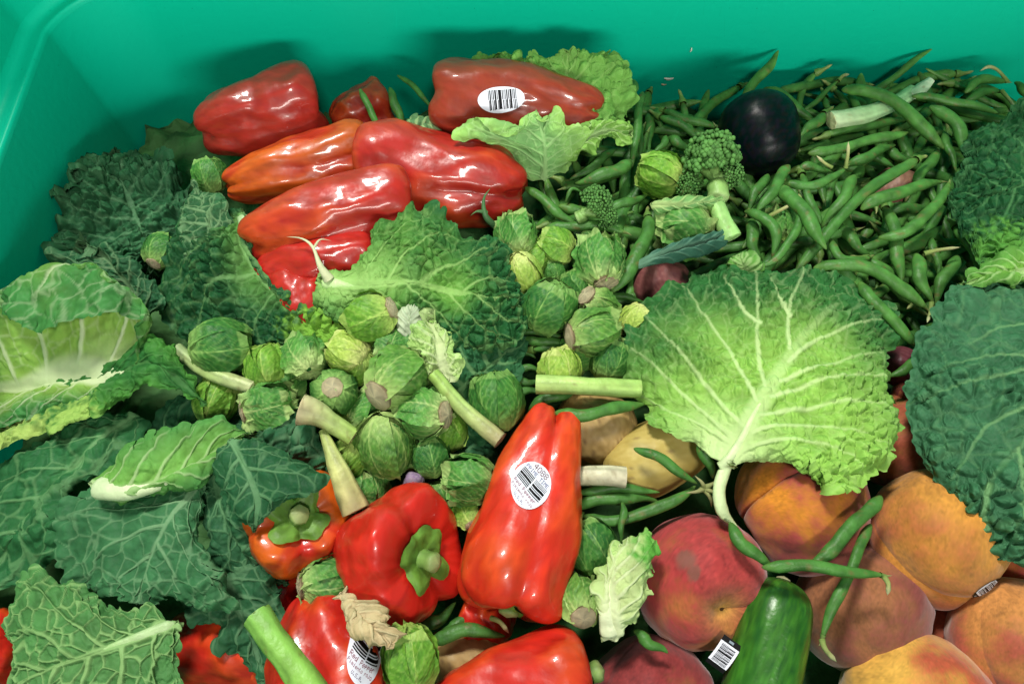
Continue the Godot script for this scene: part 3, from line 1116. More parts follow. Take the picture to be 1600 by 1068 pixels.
func lay_peppers():
	var lab := pepper_label()
	pepper("dull red pepper resting against the bin wall beside the dark kale", Vector3(-0.1412, 0.032, -0.183), Vector3(-0.2252, 0.032, -0.1508), 0.064, {"lobes": 3.0, "stem": false, "seed": 1, "taper": 0.95, "roll": 0.6, "deep": 1.3, "red": Color(0.29, 0.022, 0.015), "much": 0.0})
	pepper("small red pepper end showing behind the orange tinged pepper", Vector3(-0.093, 0.012, -0.1914), Vector3(-0.1353, 0.012, -0.1731), 0.048, {"stem": false, "seed": 2, "red": Color(0.32, 0.022, 0.012), "much": 0.05})
	pepper("pointed pepper with an orange shoulder below the dull red one", Vector3(-0.1014, 0.022, -0.1434), Vector3(-0.2013, 0.026, -0.1072), 0.052, {"red": Color(0.42, 0.03, 0.012), "orange": Color(0.52, 0.12, 0.01), "lobes": 3.0, "stem": false, "seed": 3, "taper": 0.85, "much": 0.30, "roll": 1.2, "deep": 0.8})
	pepper("long glossy red pepper lying across, with a deep groove along it", Vector3(-0.1074, 0.034, -0.1198), Vector3(0.0097, 0.032, -0.1009), 0.072, {"lobes": 3.0, "stem": false, "seed": 4.4, "taper": 1.02, "much": 0.02, "roll": 0.2, "deep": 1.4, "red": Color(0.32, 0.018, 0.012)})
	pepper("red pepper with a sunken side next to the cabbage leaf tip", Vector3(-0.0651, 0.043, -0.085), Vector3(-0.1752, 0.043, -0.0523), 0.062, {"lobes": 3.0, "stem": false, "seed": 5.2, "taper": 0.92, "much": 0.04, "roll": 0.9, "deep": 1.1, "red": Color(0.34, 0.018, 0.012)})
	pepper("small crumpled red pepper under the pale leaf base", Vector3(-0.0885, 0.036, -0.0483), Vector3(-0.1677, 0.034, -0.0317), 0.050, {"red": Color(0.38, 0.018, 0.012), "lobes": 3.0, "stem": false, "seed": 6.3, "taper": 0.9, "much": 0.0, "roll": 0.5, "deep": 1.6})
	pepper("red pepper end under the leaf, lowest of the upper heap", Vector3(-0.116, 0.026, -0.0041), Vector3(-0.1558, 0.036, -0.0316), 0.048, {"red": Color(0.38, 0.018, 0.012), "lobes": 3.0, "stem": false, "seed": 7.3, "taper": 0.95, "much": 0.0, "deep": 1.2})
	pepper("brownish red pepper with a barcode sticker against the back wall", Vector3(-0.0559, 0.05, -0.1669), Vector3(0.0633, 0.05, -0.1522), 0.060, {"lobes": 3.0, "stem": false, "seed": 8.1, "taper": 0.9, "much": 0.0, "roll": 1.9, "deep": 0.9, "red": Color(0.22, 0.030, 0.014),
		"sticker": [bar_label(false), Vector3(-0.0072, 0.075, -0.1447), Vector3(0, 0.9371, 0.3492), Vector3(0.995, 0.0394, -0.0914), 0.0158, 0.0082]})
	pepper("orange red pepper standing stem up beneath the dark kale flap", Vector3(-0.1144, 0.062, 0.1275), Vector3(-0.134, -0.005, 0.1327), 0.061, {"lobes": 4.0, "seed": 9.4, "taper": 0.8, "much": 0.40, "deep": 1.5, "roll": 0.45, "calyx": 0.46, "stem_len": 0.012, "lean": Vector3(0.002, 0, 0)})
	pepper("red pepper with its green stem facing up, mid front", Vector3(-0.0457, 0.058, 0.1494), Vector3(-0.0959, 0.014, 0.1354), 0.078, {"lobes": 4.0, "seed": 10.2, "taper": 0.72, "much": 0.0, "deep": 1.15, "roll": 0.2, "calyx": 0.36, "stem_len": 0.012, "lean": Vector3(0.003, 0, 0.002)})
	pepper("large bright red pepper with a round white sticker on its side", Vector3(-0.0027, 0.044, 0.1765), Vector3(0.0255, 0.046, 0.0631), 0.067, {"lobes": 4.0, "seed": 11.7, "taper": 0.80, "blunt": 0.35, "much": 0.08, "deep": 1.3, "roll": 0.6, "calyx": 0.30, "stem_len": 0.01, "red": Color(0.56, 0.026, 0.012),
		"sticker": [lab, Vector3(0.0088, 0.082, 0.1188), Vector3(-0.0796, 0.8947, 0.4395), Vector3(0.717, -0.2757, 0.6402), 0.0108, 0.0108]})
	pepper("deep red pepper with a half hidden sticker at the front edge", Vector3(-0.0884, 0.036, 0.2334), Vector3(-0.1051, 0.038, 0.1641), 0.073, {"lobes": 4.0, "seed": 12.9, "taper": 0.86, "much": 0.05, "deep": 1.1, "stem": false, "roll": 0.3, "red": Color(0.46, 0.018, 0.012),
		"sticker": [lab, Vector3(-0.0682, 0.072, 0.201), Vector3(0.2414, 0.8487, 0.4706), Vector3(0.717, -0.2757, 0.6402), 0.0108, 0.0108]})
	pepper("red pepper slanting to its green stem at the bottom edge", Vector3(0.0409, 0.046, 0.2042), Vector3(-0.0469, 0.04, 0.2273), 0.060, {"lobes": 3.0, "seed": 13.5, "taper": 0.85, "much": 0.04, "deep": 1.2, "roll": 1.2, "calyx": 0.34, "stem_len": 0.014})
	pepper("dark red pepper in the shade below the veined leaf", Vector3(-0.1308, 0.006, 0.1909), Vector3(-0.1977, 0.006, 0.1925), 0.052, {"seed": 14.1, "stem": false, "much": 0.03, "deep": 0.8})
	pepper("red pepper cut off by the lower corner beside the veined leaf", Vector3(-0.3034, 0.015, 0.2008), Vector3(-0.2715, 0.015, 0.1877), 0.055, {"seed": 15.6, "stem": false, "much": 0.1})
	pepper("sliver of red pepper between dark kale and the sticker pepper", Vector3(-0.1337, 0.012, 0.1532), Vector3(-0.1298, 0.012, 0.2137), 0.042, {"seed": 16.6, "stem": false, "much": 0.1})
	pepper("red pepper in shadow below the large stickered pepper", Vector3(-0.0294, 0.008, 0.1739), Vector3(0, 0.008, 0.1842), 0.045, {"seed": 17.6, "stem": false, "much": 0.1})

func lay_fruit():
	peach("large crimson peach with a bruise above the cucumber tip", Vector3(0.1068, 0.022, 0.157), 0.0425, Vector3(0.1979, 0.7658, 0.6119), Vector3(0.8219, 0.5207, 0.231), {"seed": 1, "blush": 0.62, "bdir": Vector3(-0.199, 0.7198, -0.6651), "c1": Color(0.46, 0.15, 0.04), "c2": Color(0.33, 0.035, 0.035), "cut": 0.12, "cutw": 0.22, "spots": [[Vector3(-0.3959, 0.8929, -0.2143), 0.17, Color(0.16, 0.07, 0.05)], [Vector3(-0.324, 0.9459, -0.02), 0.12, Color(0.16, 0.07, 0.05)]]})
	peach("orange peach with a dark seam under the big leaf", Vector3(0.1695, 0.022, 0.1145), 0.0450, Vector3(-0.8592, -0.3493, 0.3738), Vector3(-0.4848, 0.8455, -0.2239), {"seed": 2, "blush": 0.58, "bdir": Vector3(0.7262, 0.2703, 0.6321), "c1": Color(0.62, 0.23, 0.02), "c2": Color(0.26, 0.04, 0.035), "cut": 0.15, "cutw": 0.06})
	peach("yellow orange peach with a barcode sticker below the right leaf", Vector3(0.2453, 0.026, 0.1328), 0.0445, Vector3(0.6811, 0.1061, 0.7244), Vector3(-0.6887, 0.3639, 0.6271), {"seed": 3, "blush": 0.16, "bdir": Vector3(-0.3487, -0.2611, 0.9001), "c1": Color(0.52, 0.225, 0.035), "c2": Color(0.36, 0.11, 0.035), "cut": 0.09, "cutw": 0.16,
		"sticker": [bar_label(true), Vector3(0.2534, 0.045, 0.1614), Vector3(-0.2184, 0.7662, 0.6043), Vector3(0.7603, 0.5007, -0.4138), 0.0085, 0.0050]})
	peach("dusky pink peach under the crossed beans", Vector3(0.2018, 0.006, 0.1703), 0.0425, Vector3(0.4767, -0.1643, 0.8636), Vector3(-0.3094, 0.771, 0.5566), {"seed": 4, "blush": 0.45, "bdir": Vector3(0.954, 0.1109, 0.2786), "c1": Color(0.27, 0.105, 0.042), "c2": Color(0.17, 0.042, 0.035), "cut": 0.03})
	peach("yellow peach with a red flame at the bottom edge", Vector3(0.2187, 0.016, 0.2182), 0.0435, Vector3(0.1961, -0.3879, 0.9006), Vector3(0.0967, 0.9903, -0.0998), {"seed": 5, "blush": 0.28, "bdir": Vector3(0.9428, 0.3097, -0.1232), "c1": Color(0.62, 0.34, 0.06), "c2": Color(0.36, 0.07, 0.03)})
	peach("orange peach at the lower corner of the bin heap", Vector3(0.274, 0.028, 0.188), 0.0385, Vector3(0.4856, -0.3458, 0.8029), Vector3(-0.8433, 0.4424, 0.3053), {"seed": 6, "blush": 0.40, "bdir": Vector3(-0.2157, -0.2848, 0.934), "c1": Color(0.48, 0.20, 0.05), "c2": Color(0.32, 0.07, 0.04), "cut": 0.09})
	peach("dark red peach at the bottom edge beside the slanting pepper", Vector3(0.0772, 0.01, 0.2175), 0.0385, Vector3(0.1961, -0.3879, 0.9006), Vector3(-0.8433, 0.4424, 0.3053), {"seed": 7, "blush": 0.85, "bdir": Vector3(-0.2157, 0.4829, -0.8487), "c1": Color(0.32, 0.10, 0.04), "c2": Color(0.20, 0.026, 0.026)})
	peach("shaded brown peach between the yellow and corner peaches", Vector3(0.2638, -0.014, 0.1817), 0.034, Vector3(0.1961, -0.3879, 0.9006), Vector3(-0.8433, 0.4424, 0.3053), {"seed": 8, "blush": 0.5, "c1": Color(0.50, 0.22, 0.05), "c2": Color(0.32, 0.08, 0.04)})
	peach("shaded orange peach behind the sticker peach under the right leaf", Vector3(0.3067, -0.004, 0.1442), 0.034, Vector3(0.1961, -0.3879, 0.9006), Vector3(-0.8433, 0.4424, 0.3053), {"seed": 9, "blush": 0.3})
	peach("peach deep between the two big leaves", Vector3(0.2489, -0.006, 0.0679), 0.036, Vector3(0.1961, -0.3879, 0.9006), Vector3(-0.8433, 0.4424, 0.3053), {"seed": 10, "blush": 0.45, "c1": Color(0.50, 0.22, 0.05), "c2": Color(0.33, 0.08, 0.04)})
	var lumpy := [Vector2(0.0, 0.0), Vector2(0.01, 0.3), Vector2(0.08, 0.66), Vector2(0.25, 0.94), Vector2(0.5, 1.0), Vector2(0.75, 0.93), Vector2(0.92, 0.64), Vector2(0.99, 0.3), Vector2(1.0, 0.0)]
	var tan := [Color(0.30, 0.20, 0.07), Color(0.44, 0.31, 0.12), Color(0.12, 0.07, 0.03)]
	lump("potato", "round tan potato behind the tall red pepper", "potato", "potatoes between pepper and leaf", Vector3(0.0271, 0.018, 0.0582), Vector3(0.0756, 0.018, 0.0746), 0.047, lumpy, tan, M.potato, {"seed": 2, "speck": 0.50})
	lump("potato", "yellow potato with a slit, under the big leaf edge", "potato", "potatoes between pepper and leaf", Vector3(0.057, 0.024, 0.1005), Vector3(0.1192, 0.024, 0.0682), 0.043, lumpy, [Color(0.42, 0.32, 0.08), Color(0.50, 0.40, 0.12), Color(0.2, 0.13, 0.05)], M.potato, {"seed": 3, "speck": 0.62, "rough": 0.03})
	lump("potato", "tan potato half hidden behind the slanting red pepper", "potato", "potatoes between pepper and leaf", Vector3(-0.0502, 0.008, 0.2008), Vector3(0, 0.008, 0.1975), 0.042, lumpy, tan, M.potato, {"seed": 5, "speck": 0.6})
	lump("potato", "red skinned potato in the gap above the big leaf", "potato", "", Vector3(0.0844, 0.005, -0.0433), Vector3(0.1237, 0.005, -0.0358), 0.038, lumpy, [Color(0.16, 0.05, 0.05), Color(0.24, 0.09, 0.08)], M.potato, {"seed": 6})
	lump("plum", "small dark purple plum in the gap beside the right leaf", "plum", "", Vector3(0.2434, 0.01, 0.0274), Vector3(0.2645, 0.01, 0.0162), 0.026, lumpy, [Color(0.10, 0.025, 0.035), Color(0.16, 0.05, 0.06)], M.smooth, {"seed": 7, "rough": 0.02})
	lump("plum", "smaller dark plum deep under the bean tip", "plum", "", Vector3(0.2471, 0.008, 0.0443), Vector3(0.265, 0.008, 0.0377), 0.020, lumpy, [Color(0.12, 0.025, 0.035), Color(0.30, 0.10, 0.04)], M.smooth, {"seed": 8, "rough": 0.02})
	lump("potato", "brown potato between the beans near the eggplant", "potato", "", Vector3(0.264, 0.006, -0.1252), Vector3(0.2882, 0.006, -0.1057), 0.04, lumpy, [Color(0.16, 0.07, 0.05), Color(0.22, 0.11, 0.07)], M.potato, {"seed": 9})
	var cuke := lump("cucumber", "glossy dark green cucumber pointing up between peaches", "cucumber", "", Vector3(0.1481, 0.038, 0.1575), Vector3(0.1183, 0.032, 0.2452), 0.0385, [Vector2(0.0, 0.0), Vector2(0.004, 0.25), Vector2(0.03, 0.58), Vector2(0.09, 0.84), Vector2(0.2, 0.98), Vector2(0.5, 1.0), Vector2(0.85, 0.95), Vector2(0.97, 0.6), Vector2(1.0, 0.0)], [Color(0.018, 0.085, 0.012), Color(0.05, 0.19, 0.02)], M.cuke, {"seed": 1, "rough": 0.02, "streak": 0.25, "ridges": 0.008, "nv": 97, "gradient": 0.35})
	part("stem_scar", tube(along([Vector3.ZERO, (Vector3(0.1481, 0.038, 0.1575) - Vector3(0.1183, 0.032, 0.2452)).normalized() * 0.002], 4), [0.004, 0.0035, 0.002, 0.0], [Color(0.35, 0.36, 0.2)], 10), M.dry, cuke)
	lump("eggplant", "glossy near black eggplant end among the beans by the wall", "eggplant", "", Vector3(0.1755, 0.034, -0.1764), Vector3(0.18, 0.03, -0.1184), 0.0560, [Vector2(0.0, 0.0), Vector2(0.006, 0.3), Vector2(0.05, 0.62), Vector2(0.16, 0.88), Vector2(0.34, 1.0), Vector2(0.6, 0.96), Vector2(0.85, 0.75), Vector2(1.0, 0.3), Vector2(1.01, 0.0)], [Color(0.003, 0.004, 0.006), Color(0.005, 0.006, 0.009)], M.smooth, {"seed": 2, "rough": 0.02, "skin": "skin"})

func lay_beans():
	cap_mesh = tube(along([Vector3(0, -0.001, 0), Vector3(0, 0.003, 0), Vector3(0.0006, 0.007, 0), Vector3(0.0016, 0.012, 0.0006)], 9), [0.0030, 0.0030, 0.0017, 0.0012, 0.0013, 0.0], [Color(0.10, 0.20, 0.04), Color(0.14, 0.22, 0.05), Color(0.30, 0.30, 0.12)], 8)
	tip_mesh = tube(along([Vector3(0, -0.001, 0), Vector3(0, 0.003, 0), Vector3(0.0008, 0.006, 0)], 6), [0.0016, 0.0009, 0.0004, 0.0], [Color(0.12, 0.22, 0.05), Color(0.3, 0.28, 0.12)], 6)
	# leaning on or lying along the back wall
	bean("yellowish bean leaning up the wall behind the eggplant", Vector3(0.17, 0.03, -0.1835), Vector3(0.1864, 0.034, -0.2023), Vector3(0.2002, 0.037, -0.2224), 0.0056, 0.62, 0)
	bean("bean leaning up the wall alone, tip highest of all", Vector3(0.2683, 0.02, -0.1924), Vector3(0.2947, 0.03, -0.2104), Vector3(0.3165, 0.036, -0.2247), 0.0054, 0.45, 0)
	bean("thick curved bean crossing over the pale leek", Vector3(0.2407, 0.036, -0.1853), Vector3(0.2727, 0.042, -0.1682), Vector3(0.3055, 0.034, -0.133), 0.0072, 0.52, 0)
	bean("long straight bean reaching from the leek towards the dark leaf", Vector3(0.2895, 0.038, -0.1776), Vector3(0.3177, 0.04, -0.1717), Vector3(0.3509, 0.036, -0.163), 0.0064, 0.50, 0)
	bean("bean bending down beside the dark leaf", Vector3(0.2976, 0.042, -0.1648), Vector3(0.3121, 0.042, -0.1488), Vector3(0.3153, 0.038, -0.1233), 0.0066, 0.50, 0)
	bean("bean lying just under the leek", Vector3(0.2261, 0.029, -0.1493), Vector3(0.2555, 0.029, -0.1585), Vector3(0.2922, 0.026, -0.1668), 0.0066, 0.47, 1)
	bean("plump bean with a pointed end beneath the leek", Vector3(0.2092, 0.032, -0.1312), Vector3(0.2497, 0.034, -0.1391), Vector3(0.2835, 0.034, -0.1486), 0.0068, 0.58, 0)
	bean("short stubby bean touching the eggplant", Vector3(0.228, 0.032, -0.1676), Vector3(0.2159, 0.034, -0.1549), Vector3(0.2052, 0.034, -0.1453), 0.0066, 0.45, 1)
	bean("thin brownish bean rising towards the wall above the stubby one", Vector3(0.2164, 0.022, -0.1773), Vector3(0.2315, 0.025, -0.1892), Vector3(0.2461, 0.028, -0.203), 0.0040, 0.50, 2)
	bean("bean running from behind the eggplant to the stubby bean", Vector3(0.1885, 0.026, -0.1956), Vector3(0.2028, 0.028, -0.1829), Vector3(0.2241, 0.024, -0.165), 0.0062, 0.47, 0)
	bean("short upright bean beside the cut face of the leek", Vector3(0.235, 0.022, -0.1919), Vector3(0.2359, 0.024, -0.1792), Vector3(0.2439, 0.022, -0.1714), 0.0050, 0.42, 1)
	bean("curved bean with a dry tail at the wall near the corner leaf", Vector3(0.3322, 0.034, -0.1836), Vector3(0.3462, 0.036, -0.1938), Vector3(0.3692, 0.032, -0.1962), 0.0058, 0.45, 2)
	bean("small bean lying behind the curved one by the wall", Vector3(0.3292, 0.026, -0.2005), Vector3(0.3364, 0.026, -0.1981), Vector3(0.3448, 0.026, -0.1932), 0.0048, 0.45, 1)
	bean("bean with a stem pointing at the dark corner leaf", Vector3(0.332, 0.032, -0.1782), Vector3(0.3448, 0.034, -0.1836), Vector3(0.3617, 0.032, -0.1878), 0.0055, 0.47, 2)
	bean("bean end poking out beside the wall at the picture edge", Vector3(0.3734, 0.032, -0.1962), Vector3(0.3763, 0.034, -0.1872), Vector3(0.3857, 0.032, -0.1741), 0.0055, 0.48, 0)
	bean("thin bean standing between two curved ones by the dark leaf", Vector3(0.3121, 0.03, -0.1525), Vector3(0.3089, 0.034, -0.1324), Vector3(0.3113, 0.032, -0.1148), 0.0060, 0.46, 0)
	bean("slim bean sloping up to the thick curved bean", Vector3(0.2811, 0.026, -0.1061), Vector3(0.2921, 0.03, -0.1206), Vector3(0.308, 0.026, -0.1414), 0.0056, 0.48, 1)
	# the middle of the heap
	bean("long glossy dark bean running diagonally through the heap", Vector3(0.2799, 0.042, -0.1192), Vector3(0.2253, 0.046, -0.0779), Vector3(0.1837, 0.034, -0.0326), 0.0076, 0.45, 1)
	bean("bright bean lying over the lower end of the long dark one", Vector3(0.1815, 0.038, -0.0998), Vector3(0.1899, 0.052, -0.0661), Vector3(0.1998, 0.052, -0.0413), 0.0074, 0.60, 0)
	bean("narrow bean with a pale edge arching beside the green sprout", Vector3(0.1905, 0.048, -0.0766), Vector3(0.1782, 0.048, -0.0474), Vector3(0.1571, 0.042, -0.033), 0.0056, 0.48, 1)
	bean("stout bean rising from the broccoli towards the eggplant", Vector3(0.1923, 0.038, -0.1168), Vector3(0.1751, 0.044, -0.093), Vector3(0.1633, 0.04, -0.0754), 0.0070, 0.46, 0)
	bean("bean lying beside the stout one by the broccoli stem", Vector3(0.1792, 0.032, -0.1137), Vector3(0.169, 0.034, -0.0984), Vector3(0.1612, 0.03, -0.0834), 0.0062, 0.42, 2)
	bean("curled dark bean hooking round near the cut stalk", Vector3(0.1569, 0.036, -0.0805), Vector3(0.1703, 0.044, -0.0644), Vector3(0.1698, 0.038, -0.0409), 0.0066, 0.47, 0)
	bean("bean standing upright under the hooked dark bean", Vector3(0.1656, 0.026, -0.0809), Vector3(0.1619, 0.03, -0.0616), Vector3(0.1682, 0.026, -0.0477), 0.0064, 0.47, 0)
	bean("bean with an upright pale stem in mid heap", Vector3(0.1868, 0.034, -0.1058), Vector3(0.2111, 0.038, -0.1019), Vector3(0.232, 0.038, -0.1157), 0.0070, 0.46, 2)
	bean("bean lying just behind the one with the upright stem", Vector3(0.2018, 0.026, -0.1219), Vector3(0.2129, 0.028, -0.1221), Vector3(0.2269, 0.026, -0.1203), 0.0060, 0.45, 1)
	bean("slender bean sloping down behind the bright bean", Vector3(0.2031, 0.03, -0.1162), Vector3(0.2036, 0.036, -0.0887), Vector3(0.2109, 0.03, -0.0712), 0.0056, 0.48, 1)
	bean("light green bean propped under the long glossy one", Vector3(0.236, 0.038, -0.1083), Vector3(0.2207, 0.042, -0.0857), Vector3(0.209, 0.032, -0.0699), 0.0066, 0.66, 0)
	bean("smooth bean pointing away from the dark gap", Vector3(0.2314, 0.044, -0.0763), Vector3(0.2551, 0.048, -0.0877), Vector3(0.2927, 0.042, -0.1001), 0.0070, 0.56, 2)
	bean("long ridged bean curving up to the corner leaf", Vector3(0.2387, 0.044, -0.0551), Vector3(0.2658, 0.05, -0.0635), Vector3(0.2942, 0.046, -0.0973), 0.0074, 0.56, 2)
	bean("bean standing on end below the long ridged bean", Vector3(0.2536, 0.034, -0.0859), Vector3(0.2527, 0.04, -0.0532), Vector3(0.2513, 0.036, -0.025), 0.0066, 0.56, 1)
	bean("sickle shaped bean above the big leaf", Vector3(0.2107, 0.038, -0.0583), Vector3(0.2159, 0.042, -0.0395), Vector3(0.2352, 0.038, -0.0447), 0.0066, 0.56, 2)
	bean("bean half buried behind the sickle shaped one", Vector3(0.2252, 0.024, -0.077), Vector3(0.2297, 0.03, -0.0601), Vector3(0.2412, 0.026, -0.0526), 0.0064, 0.47, 0)
	bean("spotted bean leading away from the sickle shaped one", Vector3(0.2328, 0.034, -0.0451), Vector3(0.2409, 0.036, -0.0391), Vector3(0.2521, 0.032, -0.0318), 0.0066, 0.56, 1)
	bean("long pale bean lying along the top edge of the big leaf", Vector3(0.1942, 0.04, -0.0341), Vector3(0.2275, 0.048, -0.0278), Vector3(0.2596, 0.044, -0.0028), 0.0074, 0.64, 2)
	bean("short bean tucked under the long pale bean", Vector3(0.2073, 0.036, -0.0334), Vector3(0.2118, 0.04, -0.0257), Vector3(0.2256, 0.034, -0.0223), 0.0060, 0.60, 0)
	bean("bright straight bean sliding down beside the big leaf", Vector3(0.2195, 0.046, -0.0216), Vector3(0.2293, 0.052, 0.0063), Vector3(0.2499, 0.044, 0.0232), 0.0074, 0.64, 0)
	bean("bean with a string ending in a tail above the right leaf", Vector3(0.2636, 0.04, -0.0455), Vector3(0.2607, 0.044, -0.0263), Vector3(0.2663, 0.04, -0.0092), 0.0066, 0.58, 2)
	bean("bean with a ragged end behind the stringy one", Vector3(0.2813, 0.032, -0.0629), Vector3(0.2797, 0.034, -0.047), Vector3(0.2809, 0.03, -0.0319), 0.0062, 0.50, 2)
	bean("bean sloping up behind the bean that stands on end", Vector3(0.2459, 0.026, -0.0457), Vector3(0.2656, 0.03, -0.0552), Vector3(0.2923, 0.028, -0.0734), 0.0066, 0.48, 2)
	bean("bean lying level behind the long ridged bean", Vector3(0.2342, 0.024, -0.0567), Vector3(0.2567, 0.026, -0.0656), Vector3(0.2855, 0.022, -0.0782), 0.0064, 0.47, 0)
	bean("dark bean crossing behind the smooth pointing bean", Vector3(0.2622, 0.02, -0.09), Vector3(0.2772, 0.022, -0.0913), Vector3(0.298, 0.02, -0.0953), 0.0060, 0.45, 0)
	bean("bean that runs down from beneath the plump bean", Vector3(0.2364, 0.03, -0.1217), Vector3(0.2503, 0.034, -0.128), Vector3(0.2759, 0.028, -0.1421), 0.0066, 0.50, 0)
	bean("open edged bean behind the top of the long glossy one", Vector3(0.2456, 0.026, -0.128), Vector3(0.2578, 0.028, -0.1298), Vector3(0.2749, 0.024, -0.1239), 0.0064, 0.43, 0)
	bean("bean above the open edged one, sloping to the wall side", Vector3(0.2685, 0.024, -0.1419), Vector3(0.2755, 0.026, -0.1358), Vector3(0.2865, 0.022, -0.1265), 0.0060, 0.45, 0)
	bean("bean hanging from the corner leaf by its stem", Vector3(0.2951, 0.038, -0.0682), Vector3(0.2972, 0.042, -0.051), Vector3(0.3037, 0.038, -0.0342), 0.0062, 0.52, 1)
	bean("bean slipping under the right leaf", Vector3(0.2962, 0.032, -0.0481), Vector3(0.2829, 0.034, -0.0317), Vector3(0.2741, 0.03, -0.0132), 0.0062, 0.52, 0)
	bean("bean end between the two big leaves", Vector3(0.2321, 0.034, 0.0378), Vector3(0.2442, 0.036, 0.0318), Vector3(0.2638, 0.034, 0.0194), 0.0062, 0.52, 0)
	bean("dark bean in shade along the top of the big leaf", Vector3(0.212, 0.028, -0.0254), Vector3(0.2237, 0.028, -0.0207), Vector3(0.2435, 0.024, -0.0162), 0.0060, 0.42, 0)
	# between the back pepper and the eggplant
	bean("upper bean of the pair running under the eggplant", Vector3(0.1116, 0.022, -0.1785), Vector3(0.1297, 0.026, -0.1668), Vector3(0.152, 0.024, -0.1603), 0.0058, 0.45, 1)
	bean("lower bean of the pair running towards the broccoli", Vector3(0.1078, 0.026, -0.1698), Vector3(0.1232, 0.03, -0.1565), Vector3(0.1382, 0.028, -0.1444), 0.0060, 0.44, 1)
	bean("level bean in shade between the pair and the broccoli", Vector3(0.1034, 0.018, -0.1617), Vector3(0.1229, 0.02, -0.1618), Vector3(0.1468, 0.018, -0.1593), 0.0056, 0.43, 0)
	bean("long upright bean beside the frilly edge of the back leaf", Vector3(0.0963, 0.034, -0.1854), Vector3(0.0881, 0.038, -0.1488), Vector3(0.0844, 0.032, -0.1191), 0.0066, 0.46, 0)
	bean("brown speckled bean against the wall behind the back leaf", Vector3(0.0883, 0.042, -0.1894), Vector3(0.0876, 0.042, -0.1787), Vector3(0.0857, 0.04, -0.1654), 0.0054, 0.42, 0)
	bean("second upright bean beside the back leaf", Vector3(0.0946, 0.026, -0.1621), Vector3(0.0922, 0.028, -0.1455), Vector3(0.0919, 0.024, -0.1317), 0.0056, 0.45, 0)
	bean("third upright bean beside the back leaf, in shade", Vector3(0.1014, 0.02, -0.1778), Vector3(0.1006, 0.022, -0.159), Vector3(0.0995, 0.02, -0.1393), 0.0058, 0.48, 0)
	bean("short broad bean below the pair in shade", Vector3(0.1085, 0.02, -0.1827), Vector3(0.1086, 0.022, -0.1702), Vector3(0.1096, 0.02, -0.16), 0.0066, 0.44, 0)
	bean("light bean end rising behind the bright sprout", Vector3(0.1114, 0.03, -0.1485), Vector3(0.1066, 0.032, -0.139), Vector3(0.0998, 0.03, -0.1294), 0.0062, 0.52, 0)
	bean("curved bean between the bright sprout and the broccoli", Vector3(0.1128, 0.024, -0.151), Vector3(0.1215, 0.028, -0.1433), Vector3(0.1297, 0.024, -0.1328), 0.0062, 0.48, 0)
	bean("bean buried beside the broccoli head", Vector3(0.1256, 0.018, -0.1546), Vector3(0.1302, 0.02, -0.1484), Vector3(0.1367, 0.018, -0.1431), 0.0056, 0.46, 0)
	bean("bean pointing from the bright sprout to the long red pepper", Vector3(0.0835, 0.034, -0.1241), Vector3(0.0652, 0.038, -0.1093), Vector3(0.0435, 0.032, -0.1062), 0.0070, 0.50, 0)
	bean("dark bean above the one pointing at the long red pepper", Vector3(0.0746, 0.026, -0.1403), Vector3(0.059, 0.028, -0.1254), Vector3(0.0399, 0.024, -0.114), 0.0064, 0.42, 0)
	bean("pale stalk like bean leaving the end of the long red pepper", Vector3(0.0089, 0.032, -0.103), Vector3(0.026, 0.036, -0.0846), Vector3(0.0439, 0.034, -0.0707), 0.0058, 0.60, 0)
	bean("bean with a cut brown end above the row of sprouts", Vector3(0.0213, 0.038, -0.0657), Vector3(0.0486, 0.042, -0.0656), Vector3(0.076, 0.04, -0.061), 0.0062, 0.55, 2)
	bean("bean leading from the small broccoli to the tall bean", Vector3(0.0643, 0.034, -0.0829), Vector3(0.0765, 0.036, -0.0867), Vector3(0.0935, 0.032, -0.0967), 0.0062, 0.46, 0)
	bean("level bean under the one that points at the pepper", Vector3(0.0345, 0.022, -0.1111), Vector3(0.0475, 0.024, -0.1108), Vector3(0.0635, 0.022, -0.11), 0.0056, 0.46, 0)
	bean("curly thin bean next to the small broccoli", Vector3(0.0372, 0.028, -0.0931), Vector3(0.042, 0.032, -0.1009), Vector3(0.0499, 0.028, -0.0994), 0.0036, 0.48, 0)
	bean("long upright bean beside the large pale sprout", Vector3(0.0906, 0.04, -0.0749), Vector3(0.0822, 0.046, -0.042), Vector3(0.0619, 0.04, -0.0165), 0.0070, 0.48, 1)
	bean("thin dark bean at the tip of the big leaf", Vector3(0.061, 0.026, -0.0236), Vector3(0.0728, 0.03, -0.0188), Vector3(0.0887, 0.026, -0.0161), 0.0050, 0.48, 0)
	bean("dark bean beneath the sprouts beside the big leaf", Vector3(0.062, 0.026, -0.0014), Vector3(0.071, 0.028, -0.005), Vector3(0.0818, 0.026, -0.0133), 0.0050, 0.47, 0)
	bean("bean lying above the celery stalk in the gap", Vector3(0.0331, 0.022, 0.0341), Vector3(0.0425, 0.024, 0.0284), Vector3(0.0671, 0.022, 0.0276), 0.0056, 0.48, 0)
	# row of ends beside the middle leaf
	bean("thin brown bean topmost of the row left of the sprouts", Vector3(0, 0.032, 0.0076), Vector3(0.0182, 0.034, 0.0085), Vector3(0.0366, 0.03, 0.0098), 0.0042, 0.43, 0)
	bean("second bean down of the row left of the sprouts", Vector3(0.0048, 0.034, 0.0138), Vector3(0.02, 0.036, 0.0146), Vector3(0.0401, 0.032, 0.019), 0.0052, 0.52, 1)
	bean("third bean down of the row left of the sprouts", Vector3(0.012, 0.032, 0.019), Vector3(0.0302, 0.036, 0.0216), Vector3(0.0497, 0.032, 0.0294), 0.0052, 0.55, 1)
